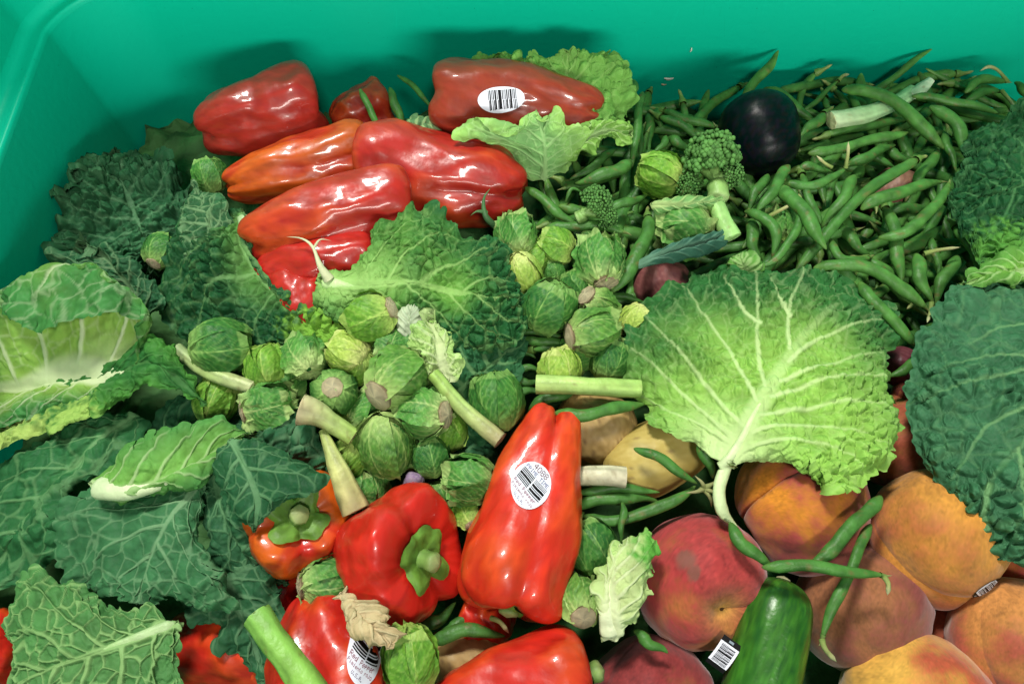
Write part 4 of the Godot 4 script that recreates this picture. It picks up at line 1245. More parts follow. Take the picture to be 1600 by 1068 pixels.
	bean("short dark bean of the row below the third one", Vector3(-0.0041, 0.028, 0.0147), Vector3(0.0048, 0.03, 0.0178), Vector3(0.0153, 0.028, 0.0235), 0.0046, 0.45, 0)
	bean("bean end beside the yellow sprout above the celery", Vector3(0.0024, 0.03, 0.0316), Vector3(0.0103, 0.032, 0.0319), Vector3(0.0207, 0.03, 0.0329), 0.0062, 0.48, 0)
	bean("bean end level with the celery stalk", Vector3(0, 0.026, 0.0382), Vector3(0.0088, 0.028, 0.0385), Vector3(0.02, 0.026, 0.039), 0.0054, 0.43, 0)
	bean("bean end just below the celery stalk", Vector3(0, 0.024, 0.0442), Vector3(0.0087, 0.026, 0.0445), Vector3(0.02, 0.024, 0.0447), 0.0054, 0.42, 0)
	bean("shaded bean under the celery stalk by the potato", Vector3(0.0102, 0.028, 0.0581), Vector3(0.0258, 0.032, 0.0504), Vector3(0.0419, 0.028, 0.0473), 0.0064, 0.45, 0)
	bean("bright curved bean lying over the round potato", Vector3(0.0245, 0.05, 0.0664), Vector3(0.0478, 0.054, 0.0673), Vector3(0.0783, 0.046, 0.0592), 0.0062, 0.62, 0)
	# the front
	bean("bean lying over the yellow potato, ending in a dry cluster", Vector3(0.0681, 0.056, 0.0889), Vector3(0.0838, 0.06, 0.0979), Vector3(0.1025, 0.054, 0.1086), 0.0062, 0.50, 0)
	bean("upright dark bean below the big leaf stem", Vector3(0.1094, 0.05, 0.0775), Vector3(0.1092, 0.054, 0.0913), Vector3(0.1129, 0.048, 0.1044), 0.0058, 0.46, 0)
	bean("straight bean just below the corn stalk", Vector3(0.0364, 0.04, 0.1107), Vector3(0.0598, 0.042, 0.1089), Vector3(0.0844, 0.04, 0.1103), 0.0052, 0.50, 1)
	bean("middle bean of the three below the corn stalk", Vector3(0.0364, 0.036, 0.1193), Vector3(0.0581, 0.04, 0.1129), Vector3(0.084, 0.036, 0.115), 0.0056, 0.52, 0)
	bean("longest bean of the three, rising to the dry cluster", Vector3(0.0377, 0.04, 0.1236), Vector3(0.0708, 0.046, 0.1247), Vector3(0.1032, 0.048, 0.108), 0.0060, 0.52, 1)
	bean("short upright bean above the cut cabbage leaf", Vector3(0.0611, 0.048, 0.1173), Vector3(0.0606, 0.05, 0.1275), Vector3(0.0591, 0.048, 0.1395), 0.0048, 0.50, 0)
	bean("bean running down between two peaches from the leaf stem", Vector3(0.1148, 0.064, 0.1309), Vector3(0.1219, 0.068, 0.1455), Vector3(0.1357, 0.064, 0.1552), 0.0058, 0.52, 0)
	bean("bean lying level over the peaches with a hooked tail", Vector3(0.1267, 0.07, 0.1546), Vector3(0.1568, 0.074, 0.1557), Vector3(0.1889, 0.07, 0.1587), 0.0062, 0.56, 2)
	bean("bean slanting up from the level one to the right leaf", Vector3(0.1989, 0.062, 0.1166), Vector3(0.1742, 0.066, 0.1381), Vector3(0.1517, 0.062, 0.1544), 0.0058, 0.48, 0)
	bean("bean crossing under the level one with a long dry tail", Vector3(0.1925, 0.058, 0.1309), Vector3(0.1714, 0.064, 0.1584), Vector3(0.1562, 0.058, 0.1887), 0.0062, 0.54, 2)
	bean("short cut bean end between the two crimson peaches", Vector3(0.0628, 0.05, 0.1839), Vector3(0.0707, 0.052, 0.1892), Vector3(0.0798, 0.05, 0.1946), 0.0060, 0.52, 0)
	bean("pale bean lying above the tan potato", Vector3(-0.0451, 0.034, 0.19), Vector3(-0.0265, 0.038, 0.1845), Vector3(-0.0034, 0.034, 0.1862), 0.0064, 0.46, 0)
	bean("dark bean in the gap below the middle pepper", Vector3(-0.0535, 0.024, 0.182), Vector3(-0.0415, 0.026, 0.1775), Vector3(-0.0314, 0.024, 0.1681), 0.0064, 0.44, 0)
	bean("shaded bean next to the stem of the large pepper", Vector3(-0.0393, 0.024, 0.184), Vector3(-0.0288, 0.026, 0.1795), Vector3(-0.0159, 0.024, 0.1754), 0.0060, 0.44, 0)
	# by the back peppers
	bean("pale bean standing up in front of the back pepper", Vector3(-0.1073, 0.052, -0.172), Vector3(-0.0981, 0.05, -0.1522), Vector3(-0.0864, 0.044, -0.1372), 0.0050, 0.66, 0)
	bean("brownish bean standing beside the pale one", Vector3(-0.0888, 0.042, -0.1823), Vector3(-0.0821, 0.042, -0.1636), Vector3(-0.0779, 0.038, -0.1454), 0.0046, 0.48, 0)
	bean("bean leaning to the wall beside the back pepper", Vector3(-0.0839, 0.042, -0.1936), Vector3(-0.0702, 0.042, -0.1811), Vector3(-0.0551, 0.038, -0.1636), 0.0040, 0.45, 0)
	# the lower layer
	var zones := [["green bean buried in the heap right of the eggplant", Vector3(0.2167, 0.012, -0.2008), Vector3(0.3349, 0.012, -0.2008), Vector3(0.201, 0.012, -0.0963), Vector3(0.3106, 0.012, -0.0963)], ["green bean buried in the heap above the big leaf", Vector3(0.1782, 0.012, -0.0963), Vector3(0.3061, 0.012, -0.0963), Vector3(0.1686, 0.012, -0.025), Vector3(0.2897, 0.012, -0.025)], ["green bean buried between the back leaf and the eggplant", Vector3(0.0781, 0.012, -0.1884), Vector3(0.1611, 0.012, -0.1884), Vector3(0.0734, 0.012, -0.1017), Vector3(0.1514, 0.012, -0.1017)], ["green bean buried beneath the sprouts and broccoli", Vector3(0.0143, 0.012, -0.1583), Vector3(0.1004, 0.012, -0.1583), Vector3(0.013, 0.012, -0.025), Vector3(0.0908, 0.012, -0.025)], ["green bean buried at the wall under the corner leaf", Vector3(0.2981, 0.012, -0.2134), Vector3(0.3876, 0.012, -0.2134), Vector3(0.2856, 0.012, -0.1524), Vector3(0.3713, 0.012, -0.1524)], ["green bean buried between the corner leaf and the right leaf", Vector3(0.2821, 0.012, -0.0909), Vector3(0.3367, 0.012, -0.0909), Vector3(0.2631, 0.012, -0.0013), Vector3(0.314, 0.012, -0.0013)], ["green bean buried in front of the eggplant", Vector3(0.1498, 0.012, -0.1294), Vector3(0.2153, 0.012, -0.1294), Vector3(0.1405, 0.012, -0.0446), Vector3(0.202, 0.012, -0.0446)]]
	var how_many := [44, 40, 24, 30, 18, 14, 22]
	for z in zones.size():
		for k in how_many[z]:
			var zone: Array = zones[z]
			var s := rng.randf()
			var c: Vector3 = zone[1].lerp(zone[2], s).lerp(zone[3].lerp(zone[4], s), rng.randf())
			c.y = rng.randf_range(0.002, 0.021)
			var a := rng.randf_range(0, TAU)
			var l := rng.randf_range(0.034, 0.054)
			var d := Vector3(cos(a), rng.randf_range(-0.2, 0.2), sin(a)) * l
			var bow := Vector3(-sin(a), 0.2, cos(a)) * rng.randf_range(-0.008, 0.008)
			var e := [c - d, c + bow, c + d]
			for i in 3:
				e[i].z = maxf(e[i].z, -0.212)
			bean(zone[0], e[0], e[1], e[2], rng.randf_range(0.0054, 0.0074), rng.randf_range(0.25, 0.7), rng.randi_range(0, 3))

func lay_sprouts():
	sprout_kinds = [
		make_sprout(0, [Color(0.022, 0.105, 0.025), Color(0.022, 0.105, 0.025), Color(0.055, 0.18, 0.030), Color(0.24, 0.40, 0.11)], 0.12, 8),
		make_sprout(1, [Color(0.060, 0.19, 0.022), Color(0.060, 0.19, 0.022), Color(0.145, 0.31, 0.035), Color(0.38, 0.50, 0.13)], 0.25, 8),
		make_sprout(2, [Color(0.20, 0.36, 0.05), Color(0.20, 0.36, 0.05), Color(0.33, 0.45, 0.08), Color(0.56, 0.60, 0.22)], 0.2, 8),
		make_sprout(3, [Color(0.030, 0.135, 0.030), Color(0.030, 0.135, 0.030), Color(0.085, 0.25, 0.045), Color(0.42, 0.54, 0.20)], 0.55, 9),
		make_sprout(4, [Color(0.040, 0.135, 0.030), Color(0.040, 0.135, 0.030), Color(0.10, 0.24, 0.04), Color(0.34, 0.46, 0.15)], 0.35, 7),
	]
	var front := Vector3(0, 0.9184, 0.3955)
	sprout("dark sprout beside the dull red pepper at the back", Vector3(-0.2126, 0.028, -0.115), 0.0150, Vector3(0.3145, -0.2769, 0.908), 0, 0.5, 1.0, false)
	sprout("sprout with a tan base in the gap behind the dark leaf", Vector3(-0.2333, 0.032, -0.052), 0.0140, Vector3(-0.1961, 0.2301, 0.9532), 0, 1.2)
	sprout("large smooth dark sprout resting on the green stalk", Vector3(-0.1741, 0.052, 0.0249), 0.0220, Vector3(-0.9435, 0.2474, 0.2207), 0, 2.2, 0.95, false)
	sprout("yellow green sprout right of the large smooth one", Vector3(-0.146, 0.048, 0.0377), 0.0170, Vector3(0.212, -0.1826, 0.9601), 1, 0.3, 1.0, false)
	sprout("sprout with an open hollow leaf in the top row", Vector3(-0.124, 0.05, 0.0315), 0.0165, Vector3(0.3841, 0.503, 0.7742), 3, 1.7, 1.0, false)
	sprout("pale yellow sprout next to the hollow one", Vector3(-0.099, 0.05, 0.0291), 0.0152, Vector3(0.9117, 0.2238, 0.3446), 2, 0.7, 1.0, false)
	sprout("sprout with a split tan base on the pale leaf", Vector3(-0.0857, 0.056, 0.0081), 0.0190, Vector3(0.8923, 0.3864, -0.2336), 1, 2.5)
	sprout("small sprout with a brown base behind the big stemmed one", Vector3(-0.0726, 0.048, 0.0257), 0.0140, Vector3(-0.198, 0.3624, 0.9107), 3, 0.2)
	sprout("sprout with a wide tan base pointing away from the leaf", Vector3(-0.1415, 0.05, 0.0625), 0.0180, Vector3(-0.9126, 0.2457, 0.3267), 3, 0.9)
	sprout("sprout showing a round tan cut face towards the lamp", Vector3(-0.1038, 0.052, 0.0541), 0.0170, Vector3(0.1509, 0.9775, 0.1471), 0, 1.9)
	sprout("large sprout with a broad torn tan base in mid cluster", Vector3(-0.0663, 0.056, 0.0484), 0.0215, Vector3(-0.5711, 0.4351, 0.6961), 4, 2.6)
	sprout("sprout with its tan base towards the long stalk", Vector3(-0.0516, 0.052, 0.0682), 0.0185, Vector3(0.9233, 0.3707, 0.1005), 3, 1.1)
	sprout("large dark veined sprout above the tall red pepper", Vector3(-0.0091, 0.046, 0.0576), 0.0200, Vector3(0.2661, -0.2812, 0.922), 0, 1.4, 1.05, false)
	sprout("shaggy sprout with blackened veins in the lower cluster", Vector3(-0.0714, 0.05, 0.0854), 0.0195, Vector3(-0.2357, 0.5894, -0.7727), 4, 0.4, 1.15, false)
	sprout("dull round sprout below the tan based ones", Vector3(-0.0473, 0.042, 0.09), 0.0142, Vector3(0.2408, -0.2704, 0.9322), 0, 2.9, 1.0, false)
	sprout("veined sprout left of the tall red pepper", Vector3(-0.0231, 0.046, 0.104), 0.0178, Vector3(0.9939, -0.0437, 0.1014), 3, 2.0, 1.0, false)
	sprout("dark sprout just behind the middle red pepper", Vector3(-0.0423, 0.03, 0.1131), 0.0140, Vector3(0.2169, -0.3861, 0.8966), 0, 0.9, 1.0, false)
	sprout("green sprout under the cut stalk in the lower cluster", Vector3(-0.0942, 0.04, 0.0903), 0.0150, Vector3(0.4082, 0.6979, -0.5884), 1, 1.3, 1.2, false)
	sprout("bright yellow sprout tucked beneath the cut stalk", Vector3(-0.0975, 0.036, 0.0659), 0.0130, Vector3(0.7171, 0.5657, -0.407), 2, 2.3, 1.0, false)
	sprout("sprout with spreading pale veins below the long red pepper", Vector3(0.0033, 0.044, -0.0566), 0.0165, Vector3(0.103, -0.0356, 0.994), 3, 0.1, 1.05, false)
	sprout("pale loose sprout leaf hanging below the veined sprout", Vector3(0.009, 0.042, -0.0274), 0.0140, Vector3(-0.3419, 0.5699, -0.7472), 2, 1.0, 1.35, false)
	sprout("round sprout in the upper group beside the veined one", Vector3(0.0281, 0.04, -0.0503), 0.0158, Vector3(0.93, -0.0312, 0.3663), 1, 2.8, 0.95, false)
	sprout("tiny sprout below the round one", Vector3(0.0275, 0.036, -0.0339), 0.0095, Vector3(0.2408, -0.2704, 0.9322), 0, 0.6, 1.0, false)
	sprout("big pale veined sprout with a brown base pointing down", Vector3(0.0565, 0.046, -0.0363), 0.0192, Vector3(0.1577, 0.0328, 0.9869), 3, 2.2, 1.08)
	sprout("largest dark sprout of the upper group", Vector3(0.023, 0.048, -0.0035), 0.0212, Vector3(-0.4364, -0.5457, 0.7154), 0, 1.9, 0.95, false)
	sprout("small sprout with a tan base behind the largest dark one", Vector3(0.0544, 0.038, -0.0084), 0.0150, Vector3(-0.6539, 0.703, -0.2797), 4, 1.5)
	sprout("sprout with a torn pale base above the celery stalk", Vector3(0.0502, 0.046, 0.0138), 0.0190, Vector3(-0.9635, 0.1331, 0.2322), 4, 0.8, 1.05)
	sprout("dark sprout against the edge of the big leaf", Vector3(0.0598, 0.038, 0.0284), 0.0152, Vector3(-0.3094, -0.1777, 0.9342), 0, 2.4, 1.0, false)
	sprout("yellow green sprout sitting on the celery stalk", Vector3(0.0296, 0.04, 0.0355), 0.0165, Vector3(0.1104, -0.3931, 0.9128), 2, 1.6, 1.0, false)
	sprout("bright sprout by the broccoli in the back heap", Vector3(0.1013, 0.04, -0.1073), 0.0195, Vector3(0.9117, 0.0741, 0.4042), 1, 0.9, 0.95, false)
	sprout("dark sprout wrapped by the cut broccoli leaf", Vector3(0.1139, 0.042, -0.0637), 0.0225, Vector3(0.9879, 0.0574, 0.1442), 3, 2.1, 0.95, false)
	sprout("dark sprout between tall pepper and cut leaf", Vector3(0.0452, 0.04, 0.1411), 0.0178, Vector3(0.4444, -0.2495, 0.8603), 0, 0.2, 1.1, false)
	sprout("sprout turned over to a large dry tan base", Vector3(0.0356, 0.05, 0.1692), 0.0150, Vector3(0.0507, 0.7169, 0.6954), 4, 1.0, 1.05)
	sprout("sprout with a ragged tan base under the dark kale", Vector3(-0.0982, 0.042, 0.1588), 0.0175, Vector3(-0.9495, 0.2639, 0.1699), 3, 2.7, 1.1)
	sprout("pale sprout with loose leaves at the front edge", Vector3(-0.0506, 0.06, 0.197), 0.0172, Vector3(0.1527, -0.1955, 0.9687), 1, 1.5, 1.1, false)
	sprout("sprout half hidden under the left leaf edge", Vector3(-0.1776, 0.038, 0.0549), 0.0165, Vector3(-0.3145, -0.2769, 0.908), 1, 2.0, 1.0, false)
	sprout("bright small sprout half buried among the beans", Vector3(0.1835, 0.03, -0.0742), 0.0145, Vector3(0.3487, -0.2611, 0.9001), 3, 0.0, 1.0, false)
	sprout("pale sprout edge showing behind the big leaf", Vector3(0.0792, 0.032, -0.0004), 0.0130, Vector3(0.4364, 0.5457, -0.7154), 2, 0.4, 1.0, false)
	sprout("tan based sprout beside the tall red pepper", Vector3(-0.0237, 0.034, 0.1211), 0.0120, Vector3(0.2074, 0.5568, 0.8043), 1, 0.4)
	sprout("small sprout between the yellow green and the hollow ones", Vector3(-0.136, 0.04, 0.0442), 0.0150, Vector3(0.2279, -0.0466, 0.9726), 0, 0.8, 1.0, false)
	sprout("sprout in the gap between the round cut face and the torn base", Vector3(-0.087, 0.038, 0.0629), 0.0160, Vector3(-0.465, -0.0016, 0.8853), 3, 1.8, 1.0, false)
	sprout("sprout below the hollow sprout in the second row", Vector3(-0.0932, 0.042, 0.0342), 0.0150, Vector3(0.2481, 0.864, -0.4382), 1, 0.5, 1.0, false)
	sprout("shaded sprout under the tan based pair near the long stalk", Vector3(-0.0605, 0.034, 0.083), 0.0150, Vector3(0.6202, -0.0665, 0.7816), 0, 2.2, 1.0, false)
	sprout("sprout between the shaggy and the veined sprouts", Vector3(-0.038, 0.036, 0.0726), 0.0150, Vector3(0.3487, -0.4746, 0.8082), 1, 1.2, 1.0, false)
	sprout("sprout deep beside the cut wedge stalk", Vector3(-0.0846, 0.032, 0.1083), 0.0155, Vector3(0.3419, -0.1513, 0.9275), 3, 2.6, 1.0, false)
	sprout("sprout peeping out under the brown based pale one", Vector3(0.0423, 0.034, -0.0232), 0.0150, Vector3(0.3419, -0.1513, 0.9275), 0, 1.9, 1.0, false)
	sprout("yellowish sprout in the gap left of the largest dark one", Vector3(0.016, 0.036, -0.0439), 0.0135, Vector3(-0.3419, -0.1513, 0.9275), 1, 2.4, 1.0, false)
	sprout("sprout behind the torn pale based one", Vector3(0.0419, 0.034, 0.0207), 0.0150, Vector3(0.3419, 0.5699, -0.7472), 3, 0.7, 1.0, false)

func lay_leaves():
	var white := Color(0.60, 0.68, 0.40)
	# the two big ones
	leaf("savoy_leaf", "large spread savoy leaf, pale at its base, over the orange peach", "cabbage leaf", "savoy cabbage leaves",
		[Vector3(0.1178, 0.064, 0.0989), Vector3(0.1295, 0.07, 0.0812), Vector3(0.1528, 0.066, 0.0447), Vector3(0.1748, 0.06, 0.0117), Vector3(0.2066, 0.048, -0.0241)],
		[Vector3(0.0984, 0.058, 0.0858), Vector3(0.0763, 0.049, 0.0649), Vector3(0.0646, 0.042, 0.0312), Vector3(0.0775, 0.04, -0.0065), Vector3(0.1131, 0.04, -0.0285), Vector3(0.1492, 0.04, -0.0378), Vector3(0.1839, 0.044, -0.03)],
		[Vector3(0.1492, 0.066, 0.0994), Vector3(0.1642, 0.069, 0.1064), Vector3(0.1745, 0.068, 0.1185), Vector3(0.1984, 0.062, 0.1055), Vector3(0.2187, 0.056, 0.0852), Vector3(0.2276, 0.05, 0.0566), Vector3(0.2267, 0.046, 0.0328), Vector3(0.2355, 0.045, 0.0112), Vector3(0.2287, 0.046, -0.0089)],
		{"far": [Vector3(0.152, 0.064, 0.0964), 0.045, 0.122, 0.046], "veins": [
			[Vector3(0.1188, 0.064, 0.0968), Vector3(0.1369, 0.066, 0.0685), Vector3(0.1569, 0.063, 0.0412), Vector3(0.1753, 0.06, 0.0184), Vector3(0.1978, 0.054, -0.0014)],
			[Vector3(0.1263, 0.065, 0.0819), Vector3(0.1092, 0.056, 0.0508), Vector3(0.0932, 0.048, 0.0198), Vector3(0.0821, 0.042, -0.0011)], [Vector3(0.1232, 0.064, 0.0893), Vector3(0.1027, 0.055, 0.063), Vector3(0.0842, 0.048, 0.0365), Vector3(0.0724, 0.043, 0.0232)],
			[Vector3(0.1356, 0.065, 0.0671), Vector3(0.1261, 0.054, 0.0278), Vector3(0.1133, 0.046, -0.0058), Vector3(0.1079, 0.042, -0.0214)], [Vector3(0.1418, 0.065, 0.0587), Vector3(0.1431, 0.056, 0.0299), Vector3(0.1484, 0.048, 0.0018), Vector3(0.1552, 0.042, -0.0306)],
			[Vector3(0.1467, 0.052, 0.0148), Vector3(0.1382, 0.048, 0.0009), Vector3(0.133, 0.043, -0.0186)], [Vector3(0.1611, 0.062, 0.0324), Vector3(0.1664, 0.054, 0.0046), Vector3(0.1843, 0.044, -0.0272)], [Vector3(0.1658, 0.054, 0.0089), Vector3(0.1624, 0.048, -0.0079), Vector3(0.1625, 0.044, -0.0226)],
			[Vector3(0.1585, 0.062, 0.0404), Vector3(0.1789, 0.058, 0.0242), Vector3(0.2085, 0.05, 0.0113), Vector3(0.2255, 0.046, 0.0074)], [Vector3(0.1511, 0.064, 0.0537), Vector3(0.1841, 0.058, 0.0404), Vector3(0.2178, 0.049, 0.0303)], [Vector3(0.1435, 0.065, 0.0648), Vector3(0.1734, 0.06, 0.0538), Vector3(0.2117, 0.05, 0.0478), Vector3(0.2257, 0.048, 0.0463)],
			[Vector3(0.136, 0.066, 0.0756), Vector3(0.1667, 0.062, 0.0683), Vector3(0.2051, 0.053, 0.0654), Vector3(0.2216, 0.051, 0.0686)], [Vector3(0.1298, 0.065, 0.0848), Vector3(0.1567, 0.064, 0.0794), Vector3(0.1886, 0.058, 0.0821), Vector3(0.2056, 0.057, 0.0892)], [Vector3(0.1246, 0.064, 0.0925), Vector3(0.1476, 0.065, 0.0885), Vector3(0.1767, 0.064, 0.0932), Vector3(0.188, 0.062, 0.1048)],
			[Vector3(0.123, 0.064, 0.0911), Vector3(0.1079, 0.059, 0.0787), Vector3(0.0887, 0.052, 0.0651), Vector3(0.0754, 0.048, 0.0527)]], "n": 190, "m": 221, "blister": 0.0048, "cell": 0.0080, "nvein": 8.0, "va": 0.52, "vw": 0.0016, "vh": 0.0014, "ribw": 0.0075, "ribh": 0.002, "pale": 0.52, "spread": 0.50, "c_in": Color(0.25, 0.47, 0.085), "c_out": Color(0.030, 0.130, 0.034), "c_vein": Color(0.56, 0.70, 0.34), "ruffle": 0.006, "frill": 0.004, "wave": 0.004, "seed": 1, "stalk": 0.0042, "stalk_to": 0.4, "petiole": [Vector3(0.124, 0.05, 0.1323), Vector3(0.1137, 0.058, 0.1248), Vector3(0.112, 0.062, 0.1125)], "net": 0.2, "net_size": 1.6, "tu": 0.95, "tw": 0.22, "veinc": 0.72, "fan": -0.40, "crease": 0.60})
	leaf("savoy_leaf", "big grey green blistered savoy leaf over the yellow orange peach", "cabbage leaf", "savoy cabbage leaves",
		[Vector3(0.3461, 0.07, 0.0164), Vector3(0.3028, 0.074, 0.0536), Vector3(0.2685, 0.072, 0.0932), Vector3(0.2575, 0.066, 0.1229), Vector3(0.2556, 0.058, 0.1488)],
		[Vector3(0.3286, 0.064, -0.012), Vector3(0.3036, 0.058, -0.0205), Vector3(0.2722, 0.054, -0.012), Vector3(0.2473, 0.052, 0.0165), Vector3(0.2318, 0.05, 0.0506), Vector3(0.2275, 0.052, 0.0803), Vector3(0.2315, 0.054, 0.1036), Vector3(0.2441, 0.056, 0.1244)],
		[Vector3(0.3759, 0.065, 0.0384), Vector3(0.3531, 0.062, 0.0905), Vector3(0.318, 0.06, 0.1385), Vector3(0.2812, 0.058, 0.1533)],
		{"veins": [
			[Vector3(0.3348, 0.07, 0.0404), Vector3(0.3029, 0.073, 0.0675), Vector3(0.2762, 0.072, 0.0904), Vector3(0.2591, 0.068, 0.1055), Vector3(0.2462, 0.06, 0.1224)],
			[Vector3(0.314, 0.072, 0.0566), Vector3(0.2828, 0.07, 0.0709), Vector3(0.2602, 0.066, 0.08), Vector3(0.2401, 0.056, 0.1077)], [Vector3(0.3263, 0.07, 0.0444), Vector3(0.29, 0.068, 0.049), Vector3(0.2598, 0.06, 0.0546), Vector3(0.2373, 0.053, 0.0631)],
			[Vector3(0.3275, 0.07, 0.0404), Vector3(0.2934, 0.067, 0.0392), Vector3(0.2702, 0.06, 0.0364), Vector3(0.2513, 0.055, 0.0425)], [Vector3(0.3304, 0.068, 0.0236), Vector3(0.3016, 0.064, 0.0161), Vector3(0.2869, 0.06, 0.0167), Vector3(0.2677, 0.056, 0.0266)],
			[Vector3(0.2938, 0.072, 0.0771), Vector3(0.2884, 0.069, 0.103), Vector3(0.2756, 0.063, 0.1257)], [Vector3(0.2727, 0.071, 0.093), Vector3(0.2695, 0.066, 0.1161), Vector3(0.2613, 0.06, 0.1352)], [Vector3(0.254, 0.065, 0.1125), Vector3(0.2511, 0.062, 0.1255), Vector3(0.2533, 0.058, 0.1382)]], "n": 170, "m": 201, "blister": 0.0062, "cell": 0.0098, "nvein": 7.0, "va": 0.25, "vw": 0.0016, "pale": 0.01, "spread": 0.18, "c_in": Color(0.10, 0.25, 0.10), "c_out": Color(0.045, 0.145, 0.068), "c_vein": Color(0.22, 0.42, 0.17), "veinc": 0.6, "ruffle": 0.003, "frill": 0.003, "seed": 2, "net": 0.2, "net_size": 2.2, "crease": 0.58})
	leaf("savoy_leaf", "dark corner leaf with a torn edge above the right leaf", "cabbage leaf", "savoy cabbage leaves",
		[Vector3(0.3812, 0.058, -0.106), Vector3(0.3479, 0.058, -0.0932), Vector3(0.3178, 0.054, -0.081), Vector3(0.2879, 0.048, -0.0786)],
		[Vector3(0.3827, 0.05, -0.15), Vector3(0.3613, 0.046, -0.1602), Vector3(0.3378, 0.044, -0.1483), Vector3(0.3151, 0.044, -0.1361), Vector3(0.3103, 0.046, -0.114), Vector3(0.2952, 0.046, -0.0942)],
		[Vector3(0.356, 0.052, -0.0366), Vector3(0.3219, 0.052, -0.0302), Vector3(0.3015, 0.05, -0.0322), Vector3(0.292, 0.048, -0.0503), Vector3(0.289, 0.048, -0.0653)],
		{"n": 120, "m": 141, "blister": 0.0055, "cell": 0.008, "nvein": 6.0, "pale": 0.01, "spread": 0.3, "c_in": Color(0.018, 0.085, 0.028), "c_out": Color(0.015, 0.072, 0.025), "c_vein": Color(0.08, 0.22, 0.08), "seed": 3, "frill": 0.005, "net": 0.6, "patch": [[Vector3(0.3133, 0.05, -0.0387), 0.018, Color(0.09, 0.26, 0.045)]], "crease": 0.4})
	leaf("savoy_leaf", "bright green curled strip between the corner and right leaves", "cabbage leaf", "savoy cabbage leaves",
		[Vector3(0.3345, 0.06, -0.023), Vector3(0.3128, 0.062, -0.0201), Vector3(0.294, 0.06, -0.0186), Vector3(0.2789, 0.054, -0.0151)],
		[Vector3(0.3258, 0.06, -0.0339), Vector3(0.3054, 0.06, -0.032), Vector3(0.2911, 0.056, -0.0288)], [Vector3(0.3161, 0.064, -0.0085), Vector3(0.3009, 0.064, -0.0094), Vector3(0.2862, 0.06, -0.0106)],
		{"n": 70, "m": 61, "cell": 0.007, "c_in": Color(0.15, 0.34, 0.05), "c_out": Color(0.10, 0.26, 0.05), "pale": 0.05, "seed": 4, "ruffle": 0.008})
	# middle
	leaf("savoy_leaf", "savoy leaf with a pale root end leaning on the red peppers", "cabbage leaf", "savoy cabbage leaves",
		[Vector3(-0.1169, 0.054, -0.0173), Vector3(-0.091, 0.062, -0.0096), Vector3(-0.0627, 0.058, -0.0125), Vector3(-0.0277, 0.052, -0.0103), Vector3(0.0087, 0.046, 0.0017)],
		[Vector3(-0.1137, 0.054, -0.0245), Vector3(-0.0951, 0.06, -0.0311), Vector3(-0.0814, 0.062, -0.0549), Vector3(-0.0656, 0.06, -0.0715), Vector3(-0.0454, 0.056, -0.0693), Vector3(-0.0279, 0.052, -0.0545), Vector3(-0.0132, 0.049, -0.0516), Vector3(-0.0041, 0.047, -0.0302)],
		[Vector3(-0.1218, 0.05, -0.0052), Vector3(-0.1056, 0.05, 0.0071), Vector3(-0.0781, 0.05, 0.0096), Vector3(-0.0549, 0.046, 0.0138), Vector3(-0.0312, 0.044, 0.0249), Vector3(-0.0098, 0.043, 0.0262), Vector3(0.0047, 0.044, 0.0181)],
		{"n": 150, "m": 171, "blister": 0.0055, "cell": 0.0078, "nvein": 6.0, "va": 0.32, "vw": 0.0018, "ribw": 0.008, "ribh": 0.0022, "pale": 0.66, "spread": 0.42, "c_in": Color(0.15, 0.35, 0.055), "c_out": Color(0.022, 0.105, 0.032), "c_vein": Color(0.36, 0.56, 0.19), "veinc": 0.7, "seed": 5, "ruffle": 0.005, "frill": 0.004, "stalk": 0.005, "stalk_to": 0.3, "net": 0.3, "tu": 0.6, "tw": 0.4, "crease": 0.45})
	leaf("savoy_leaf", "dark crinkled leaf spreading under the tan based sprouts", "cabbage leaf", "savoy cabbage leaves",
		[Vector3(-0.0425, 0.034, 0.0592), Vector3(-0.0272, 0.038, 0.0442), Vector3(-0.0079, 0.036, 0.0267), Vector3(0.006, 0.034, 0.0107)],
		[Vector3(-0.063, 0.03, 0.0455), Vector3(-0.0596, 0.034, 0.0259), Vector3(-0.0399, 0.038, 0.0125), Vector3(-0.016, 0.038, 0.0081)],
		[Vector3(-0.038, 0.032, 0.0824), Vector3(-0.0152, 0.032, 0.0785), Vector3(0.0047, 0.032, 0.0586), Vector3(0.0071, 0.033, 0.034)],
		{"n": 110, "m": 121, "blister": 0.0030, "cell": 0.0075, "pale": 0.02, "spread": 0.2, "c_in": Color(0.06, 0.19, 0.06), "c_out": Color(0.028, 0.115, 0.045), "c_vein": Color(0.15, 0.30, 0.12), "seed": 6})
